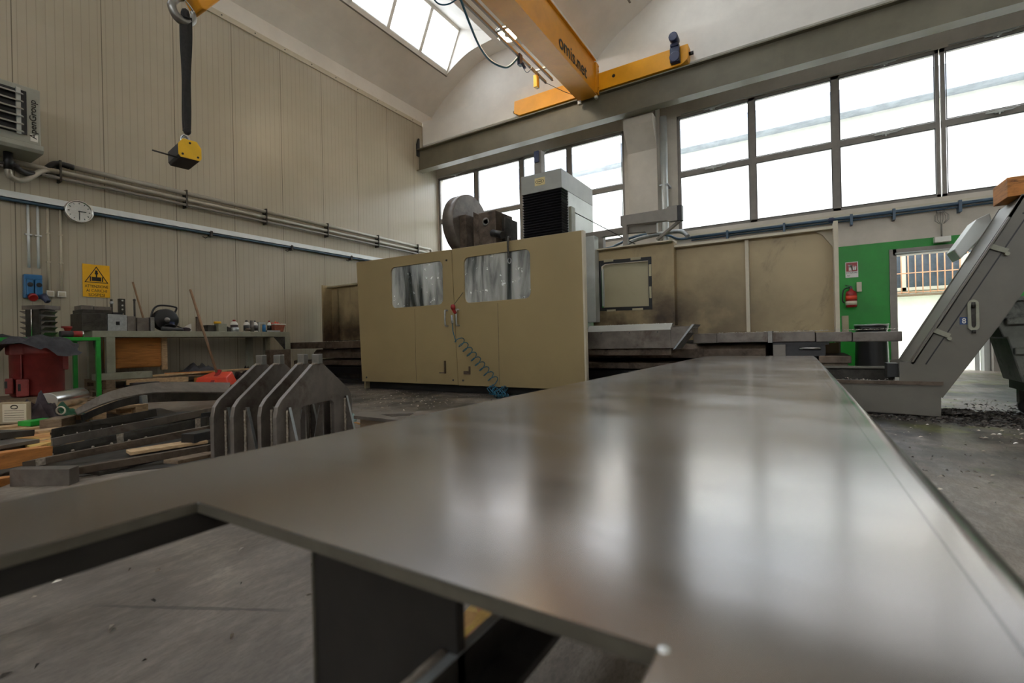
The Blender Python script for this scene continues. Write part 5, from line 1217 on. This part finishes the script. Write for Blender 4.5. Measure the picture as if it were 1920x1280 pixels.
# dustpan with its long handle
dpn = T('dustpan', 'red dustpan with a long wooden handle standing by the pallets', 'dustpan', (-7.023, 3.415, 0.205))
c = Vector((-7.024, 3.415, 0.161)); c.z = max(c.z, .13)
rt = Vector((.85, .526, 0)); fw = Vector((-.526, .85, 0)); zb = c.z-.03
def DP(a, b_, z_): return c+rt*a+fw*b_+Vector((0, 0, z_))
b = B(); b.hexa([DP(-.24, -.05, -.03), DP(.25, -.05, -.03), DP(.22, .22, -.03), DP(-.20, .22, -.03), DP(-.21, -.03, .08), DP(.20, -.03, .08), DP(.15, .20, .15), DP(-.12, .20, .15)]); b.o('pan', 'orange_red', dpn, bevel=.012)
b = B(); b.bar(DP(.02, -.06, .0), DP(.02, .12, .17), .05, .03); b.o('handle_socket', 'red', dpn)
p1 = Vector((-7.602, 3.409, 1.506)); b = B(); b.cyl(DP(.0, .08, .14), p1, .017, n=10); b.o('handle', 'handle_wood', dpn)
b = B(); b.box(c.x-.2, c.x+.25, c.y-.1, c.y+.3, 0, c.z-.03); b.o('timber_packing', 'grey_wood', label='low timber packing under the red dustpan', cat='wood block')

# ================================================================ GREEN TABLE CONTENTS AND THE RED CASTING
zt = .817
gs = T('gear_stack', 'dark machine part with serrated sides and a flat cap, standing on the green table', 'machine part', (-7.85, 1.75, zt))
c0 = Vector((-7.911, 1.808, 0.916)); s_ = 5.7/888
z1 = 1.211; zmid = 1.160
def GX(px, pz, dy=0): return c0+rt*((px-60)*s_)+fw*dy+Vector((0, 0, pz-c0.z))
b = B(); b.hexa([GX(48, zt), GX(74, zt), GX(74, zt, .2), GX(48, zt, .2), GX(48, zmid), GX(74, zmid), GX(74, zmid, .2), GX(48, zmid, .2)]); b.o('core', 'dark_steel', gs)
b = B(); b.hexa([GX(41, zmid), GX(85, zmid), GX(85, zmid, .2), GX(41, zmid, .2), GX(41, z1), GX(85, z1), GX(85, z1, .2), GX(41, z1, .2)]); b.o('cap_plate', 'raw_steel', gs, bevel=.004)
for k in range(5):
    z_ = zt+.02+k*(zmid-zt-.02)/5
    for sgn, a, b2 in ((-1, 48, 34), (1, 73, 82)):
        b = B(); b.hexa([GX(a, z_, .02), GX(b2+2*sgn*0, z_+.045, .02), GX(b2, z_+.045, .18), GX(a, z_, .18), GX(a, z_+.05, .02), GX(b2, z_+.052, .02), GX(b2, z_+.052, .18), GX(a, z_+.05, .18)]); b.o('serration', 'raw_steel', gs)
b = B(); b.cyl(GX(61, zt, -.01), GX(61, zmid, -.01), .007, n=8); b.o('guide_rod', 'bright_steel', gs)
t_ = T('tape_roll', 'cream paper roll on the green table beside the red funnel', 'roll', (-8.057, 2.070, 0.923))
c = Vector((-8.191, 2.105, 0.955)); b = B(); b.cyl((c.x, c.y, zt), (c.x, c.y, zt+.13), .085, n=24); b.o('roll_body', 'cream_plastic', t_)
c = Vector((-8.152, 2.188, 0.969)); fnl = T('funnel', 'small red funnel standing behind the red spray can', 'funnel', (c.x, c.y, zt))
B().lathe([(.022, 0), (.022, .07), (.055, .13), (.057, .155)], (c.x, c.y, zt), 18).o('funnel_body', 'red', fnl)
sc0, sc1 = Vector((-7.694, 2.000, 0.885)), Vector((-7.705, 2.229, 0.887)); sc0.z = sc1.z = zt+.042
sp = T('spray_can', 'red and silver spray can lying on its side on the green table edge', 'can', tuple((sc0+sc1)/2-Vector((0, 0, .042))))
ax = (sc1-sc0).normalized(); L_ = (sc1-sc0).length
B().lathe([(.036, 0), (.040, .01), (.040, L_*.52)], sc0, 20, ax).o('can_body', 'rag_brown', sp)
B().lathe([(.0402, L_*.52), (.0402, L_*.9)], sc0, 20, ax).o('can_band', 'red', sp)
B().lathe([(.041, L_*.9), (.041, L_*.95), (.036, L_*.97), (.018, L_*.985), (0, L_*.98)], sc0, 20, ax).o('can_base', 'bright_steel', sp)
# red casting on a pallet
cc = (-6.93, 1.62); cs = T('red_casting', 'dark red cast machine housing standing on the floor pallet under grey rags', 'casting', (cc[0], cc[1], .19))
b = B(); b.lathe([(.195, .19), (.21, .21), (.21, .62), (.23, .625), (.235, .64), (.235, .735), (.225, .745)], (cc[0], cc[1], 0), 32); b.o('housing', 'red_casting', cs)
frc = Vector((.9737, -.2277, 0)); rtc = Vector((.2277, .9737, 0))
def CP(a, b_, z_): return Vector((cc[0], cc[1], 0))+rtc*a+frc*b_+Vector((0, 0, z_))
def cbox(b, a0, a1, f0, f1, z0, z1):
    return b.hexa([CP(a0, f0, z0), CP(a1, f0, z0), CP(a1, f1, z0), CP(a0, f1, z0), CP(a0, f0, z1), CP(a1, f0, z1), CP(a1, f1, z1), CP(a0, f1, z1)])
for a, w_, z0_, z1_, f1_ in ((-.205, .06, .23, .385, .18), (-.11, .09, .20, .375, .27)):
    l_ = cbox(B(), a-w_/2, a+w_/2, .10, f1_, z0_, z1_).o('lug', 'red_casting', cs, bevel=.010)
    cbox(B(), a-.032, a-.012, f1_-.002, f1_+.003, z0_+.06, z0_+.13).o('slot', 'black', l_)
cbox(B(), .17, .238, -.02, .08, .45, .605).o('lug', 'red_casting', cs, bevel=.010)
cbox(B(), -.122, -.114, .15, .205, .375, .73).o('casting_seam', 'red_casting', cs)
cbox(B(), -.20, .0, .12, .21, .62, .735).o('flange_step', 'red_casting', cs, bevel=.008)
def drape(x_, y_, z_):
    d = math.hypot(x_-cc[0], y_-cc[1]); return z_-min(max(0, d-.25)*1.5, .09+.07*math.sin(3*math.atan2(y_-cc[1], x_-cc[0])+.4))
crumple(cc[0]-.01, cc[1]-.01, .753, .38, .36, .07, 41, 30, drape).o('rag', 'rag_dark', label='charcoal cloth draped over the red casting', cat='cloth')
crumple(-7.9, 1.35, .817, .30, .42, .06, 43, 22, lambda x_, y_, z_: z_-max(0, x_+7.58)*1.2).o('rag', 'rag_dark', label='grey cloth spread on the left of the green table', cat='cloth')
pallet('wooden pallet on the floor under the red casting', -7.4, -6.3, 1.15, 2.1, .0, 'grey_wood')
B().box(-7.25, -6.6, 1.3, 1.9, .122, .19).o('timber_packing', 'grey_wood', label='dark timber packing between the red casting and its pallet', cat='wood block')
b = B(); b.box(-8.15, -7.85, 2.78, 3.1, 0, .19); b.o('steel_box', 'dark_grey', label='dark grey metal box on the floor right of the front bench leg', cat='box', bevel=.008)

# polished steel roll, box of electrodes, gloves, boards
a0, a1 = Vector((-5.728, 1.394, 0.181)), Vector((-6.195, 1.753, 0.219)); a0.z = a1.z = .202
b = B(); b.cyl(a0, a1, .08, n=32); b.o('steel_cylinder', 'bright_steel', label='polished steel cylinder lying beside the red casting', cat='steel cylinder', bevel=.003)
pallet('low wooden pallet under the polished steel cylinder', -6.28, -5.45, 1.3, 2.05, .0, 'pale_wood')
pallet('front wooden pallet with a label box and gloves, at the left edge', -5.45, -4.35, .35, 1.25, .0, 'pale_wood')
# labelled box
bc0 = Vector((-4.980, 1.034, 0.170)); zb = .122; ft = T('label_box', 'cream cardboard box with a printed form label at the left edge', 'box', (bc0.x, bc0.y, zb))
hw = 24*3.5/888; hh = .155
def BX(a, dep, z_): return Vector((bc0.x, bc0.y, 0))+rt*a+fw*dep+Vector((0, 0, z_))
b = B(); b.hexa([BX(-hw-.04, 0, zb), BX(hw, 0, zb), BX(hw-.03, .06, zb), BX(-hw-.04, .06, zb), BX(-hw-.04, 0, zb+hh), BX(hw, 0, zb+hh), BX(hw-.03, .06, zb+hh), BX(-hw-.04, .06, zb+hh)]); b.o('box_body', 'cardboard', ft)
b = B(); b.hexa([BX(-hw+.01, -.003, zb+.012), BX(hw-.004, -.003, zb+.012), BX(hw-.004, 0, zb+.012), BX(-hw+.01, 0, zb+.012), BX(-hw+.01, -.003, zb+hh-.01), BX(hw-.004, -.003, zb+hh-.01), BX(hw-.004, 0, zb+hh-.01), BX(-hw+.01, 0, zb+hh-.01)]); lb = b.o('form_label', 'paper', ft)
b = B()
for k in range(5): zz = zb+.028+k*.017; b.hexa([BX(-hw+.025, -.005, zz), BX(hw-.02, -.005, zz), BX(hw-.02, -.003, zz), BX(-hw+.025, -.003, zz), BX(-hw+.025, -.005, zz+.002), BX(hw-.02, -.005, zz+.002), BX(hw-.02, -.003, zz+.002), BX(-hw+.025, -.003, zz+.002)])
b.each('printed_line', 'ink', lb)
b = B(); cz = zb+hh-.03; el = [BX(.005+.026*math.cos(t*PI/8), -.005, cz+.013*math.sin(t*PI/8)) for t in range(16)]
b.tube(el, .0016, 5, closed=True).tube([p+Vector((0, 0, -.004)) for p in el], .0012, 5, closed=True); b.o('printed_emblem', 'ink', lb)
crumple(-5.093, 1.199, .124, .17, .14, .18, 51, 20).o('work_glove', 'rag_brown', label='dark brown work gloves bundled next to the label box', cat='gloves')
crumple(-5.256, 1.334, .124, .16, .14, .10, 52, 20).o('rag', 'rag_green', label='green rag bundled between the gloves and the steel cylinder', cat='rag')
c = Vector((-5.022, 1.302, 0.195)); b = B(); b.tube([(c.x+.0+rt.x*.035*math.cos(t*PI/8), c.y+rt.y*.035*math.cos(t*PI/8), .18+.03*math.sin(t*PI/8)) for t in range(16)], .006, 6, closed=True); b.o('string_loop', 'paper', label='pale string loop round the green rag', cat='string')
b = B(); p0, p1 = Vector((-4.710, 1.025, 0.132)), Vector((-4.762, 1.169, 0.144)); b.bar((p0.x, p0.y, .142), (p1.x, p1.y, .142), .12, .035); b.o('green_profile', 'green_steel', label='short bright green steel profile in front of the gloves', cat='steel profile', bevel=.003)
b = B(); b.bar((-4.482, 1.107, 0.125), (-4.659, 1.233, 0.122), .12, .10); b.o('wood_block', 'grey_wood', label='grey-brown wood block right of the green profile', cat='wood block', bevel=.004)
b = B(); b.prism([(-4.998, 1.018, 0.100)[:2], (-4.940, 1.118, 0.100)[:2], (-4.450, 1.094, 0.100)[:2], (-3.870, 0.957, 0.100)[:2], (-3.724, 0.841, 0.100)[:2], (-4.292, 0.892, 0.100)[:2]], 'z', .085, .105); b.o('strand_board', 'osb', label='yellow strand board offcut lying at the front of the pallet', cat='board')
b = B(); b.box(-4.35, -4.05, .7, 1.05, 0, .085); b.o('timber_packing', 'grey_wood', label='timber packing under the yellow strand board', cat='wood block')
def member(name, label, cat, pts, w_, h_, mat='raw_steel', bev=.002):
    b = B()
    for p_, q_ in zip(pts[:-1], pts[1:]): b.bar(p_, q_, w_, h_)
    return b.o(name, mat, label=label, cat=cat, bevel=bev)
member('steel_slab', 'thick dark steel slab lying over the strand board at the left edge', 'steel slab', [(-4.144, 0.670, 0.161), (-4.250, 0.898, 0.140)], .24, .038, 'dark_steel')
member('steel_slab', 'worn grey plate below the dark slab at the left edge', 'steel slab', [(-3.919, 0.632, 0.123), (-4.022, 0.863, 0.117)], .26, .022, 'raw_steel')
member('timber_beam', 'brown timber beam under the steel frames at the lower left', 'timber', [(-3.544, 0.571, 0.094), (-3.772, 0.900, 0.058)], .10, .085, 'wood')
member('timber_beam', 'thin orange timber at the bottom left corner of the pile', 'timber', [(-3.277, 0.559, 0.029), (-3.437, 0.696, 0.005)], .07, .04, 'wood')

# ================================================================ PILE OF WELDED SECTIONS
b = B(); b.prism([(-3.302, 0.743, 0.000)[:2], (-2.854, 1.378, 0.000)[:2], (-4.031, 2.076, 0.000)[:2], (-6.052, 2.385, 0.000)[:2], (-6.068, 1.595, 0.000)[:2], (-4.319, 0.901, 0.000)[:2]], 'z', 0, .004); b.o('shade_sheet', 'dark_steel', label='dark sheet added as shade on the floor under the pile of welded sections', cat='steel sheet')  # dark sheet added to imitate the shade in the gaps of the pile
# 1 curved T section on top
f1 = T('curved_section', 'dark curved steel T-section arching over the top of the pile', 'steel section', (-5.149, 1.988, 0.202))
fe_ = smooth_path([(-4.253, 1.190, 0.217), (-4.558, 1.413, 0.243), (-4.880, 1.684, 0.256), (-5.256, 2.039, 0.242), (-5.514, 2.468, 0.194), (-5.708, 2.936, 0.133)], 5)
be_ = smooth_path([(-4.534, 1.251, 0.221), (-4.873, 1.512, 0.289), (-5.183, 1.791, 0.318), (-5.510, 2.176, 0.320), (-5.763, 2.608, 0.277), (-5.943, 3.084, 0.226)], 5)
def ribbon(b, A, Bq, t_):
    vs_ = []
    for p, q_ in zip(A, Bq): vs_ += [p, q_, q_+Vector((0, 0, -t_)), p+Vector((0, 0, -t_))]
    n_ = len(A); b.add(vs_, [(4*i+k, 4*i+(k+1) % 4, 4*i+4+(k+1) % 4, 4*i+4+k) for i in range(n_-1) for k in range(4)]+[(3, 2, 1, 0), (4*n_-4, 4*n_-3, 4*n_-2, 4*n_-1)], False)
    return b
ribbon(B(), fe_, be_, .012).o('flange', 'raw_steel', f1)
lo_ = smooth_path([(-4.277, 1.199, 0.155), (-4.585, 1.420, 0.172), (-4.905, 1.692, 0.177), (-5.281, 2.047, 0.143), (-5.538, 2.476, 0.090), (-5.730, 2.946, 0.038)], 5)
up_ = [p-Vector((0, 0, .012)) for p in fe_]
def sheet(A, Bq, t_=.012):
    b = B(); vs_ = []
    for p, q_ in zip(A, Bq): vs_ += [p, q_, q_+fw*t_, p+fw*t_]
    n_ = len(A); b.add(vs_, [(4*i+k, 4*i+(k+1) % 4, 4*i+4+(k+1) % 4, 4*i+4+k) for i in range(n_-1) for k in range(4)]+[(3, 2, 1, 0), (4*n_-4, 4*n_-3, 4*n_-2, 4*n_-1)], False)
    return b
sheet([p+fw*.02 for p in up_], [p+fw*.02 for p in lo_]).o('web', 'dark_steel', f1)
b = B(); p = Vector((-5.007, 1.817, 0.241)); b.hexa([p, p+rt*.025, p+rt*.025+fw*.06, p+fw*.06, p-Vector((0, 0, .07)), p+rt*.03-Vector((0, 0, .07)), p+rt*.03+fw*.06-Vector((0, 0, .07)), p+fw*.06-Vector((0, 0, .07))]); b.o('rib', 'galvanised', f1)
b = B(); b.bar((-4.869, 1.456, 0.059), (-4.768, 2.459, 0.036), .3, .04); b.o('packing', 'black', f1, label='dark packing under the curve')
# 2..5 ladder-like welded bars with weld studs
def section(label, fc, mat, dep=.05, parts=()):
    # a section given by its front face (near-top, far-top, far-bottom, near-bottom)
    P_ = [Vector(p) for p in fc]; c = sum(P_, Vector())/4
    t_ = T('welded_section', label, 'steel section', tuple(c), group='welded steel sections in the pile')
    b = B(); b.hexa([P_[3], P_[2], P_[2]+fw*dep, P_[3]+fw*dep, P_[0], P_[1], P_[1]+fw*dep, P_[0]+fw*dep]); b.o('bar', mat, t_, bevel=.002)
    for kind_, fr, n_ in parts:
        if kind_ == 'studs':
            for k in range(n_):
                p = P_[3].lerp(P_[2], fr+k*.105)-fw*.014+Vector((0, 0, .008)); b = B(); b.ball(p, .010, .010, .009, 8); b.o('weld_stud', 'weld', t_)
        if kind_ == 'patch':
            u0, u1 = fr-.02, fr+.02; a0, a1 = P_[0].lerp(P_[1], u0), P_[0].lerp(P_[1], u1); c0_, c1_ = P_[3].lerp(P_[2], u0), P_[3].lerp(P_[2], u1); o = -fw*.006
            b = B(); b.hexa([c0_+o, c1_+o, c1_, c0_, a0+o, a1+o, a1, a0]); b.o('weld_patch', 'weld', t_, bevel=.002)
    return t_
section('upper welded steel section with a pale end mark, just under the curved one', ((-4.139, 1.025, 0.151), (-4.807, 1.847, 0.131), (-4.797, 1.853, 0.038), (-4.141, 1.025, 0.089)), 'dark_steel', .03, (('patch', .96, 0), ('studs', .10, 6)))
section('middle welded steel bar with a pale weld near its left end, running to the brackets', ((-3.932, 0.836, 0.108), (-4.684, 2.217, 0.093), (-4.685, 2.217, 0.030), (-3.933, 0.836, 0.058)), 'raw_steel', .09, (('patch', .10, 0),))
section('dark web plate with weld studs, between the middle and the bottom bars of the pile', ((-3.837, 0.918, 0.076), (-3.985, 1.885, 0.114), (-3.987, 1.884, 0.031), (-3.833, 0.921, 0.028)), 'dark_steel', .03, (('patch', .40, 0), ('patch', .93, 0), ('studs', .04, 6)))
section('bottom rounded steel bar of the pile, ending in a pale weld', ((-3.528, 0.757, 0.069), (-3.555, 1.681, 0.105), (-3.556, 1.680, 0.057), (-3.526, 0.758, 0.033)), 'rusty_steel', .09, (('patch', .08, 0),))
section('thin scaly steel bar lowest in the pile, behind the square block', ((-3.164, 0.864, 0.057), (-3.073, 1.450, 0.064), (-3.073, 1.450, 0.022), (-3.165, 0.864, 0.020)), 'rusty_steel', .06)
plank('pale plank showing beneath the rounded steel bar', (-3.416, 1.179, 0.043), (-3.351, 1.572, 0.044), .12, .02, 'pale_wood')
plank('short plank under the thin scaly bar near the brackets', (-2.860, 1.170, 0.053), (-2.934, 1.418, 0.037), .10, .02, 'grey_wood')
b = B(); b.bar((-3.337, 1.463, 0.080), (-3.412, 1.652, 0.074), .10, .06); b.o('rubber_block', 'black', label='black block under the steel bars close to the left brackets', cat='block', bevel=.004)
for i, (p, q_) in enumerate((((-3.269, 0.917, -0.047), (-3.446, 1.631, -0.142)),)):
    b = B(); b.bar((p[0], p[1], .01), (q_[0], q_[1], .01), .3, .02); b.o('timber_packing', 'dark_steel', label='dark scrap plate under the pile in front of the brackets', cat='steel plate')
# square steel block at the front
A0, A1 = Vector((-3.184, 0.675, 2.324)), None
pA, pB = Vector((-3.289, 0.662, -0.000)), Vector((-3.038, 0.813, 0.000)); back = (Vector((-3.089, 0.865, 0.000))-pB)/.18; hB = 0.083
b = B(); b.hexa([pA, pB, pB+back*.18, pA+back*.18, pA+Vector((0, 0, .083)), pB+Vector((0, 0, .08)), pB+back*.18+Vector((0, 0, .08)), pA+back*.18+Vector((0, 0, .08))])
b.o('steel_block', 'raw_steel', label='square grey steel block at the front of the pile on the floor', cat='steel block', bevel=.002)
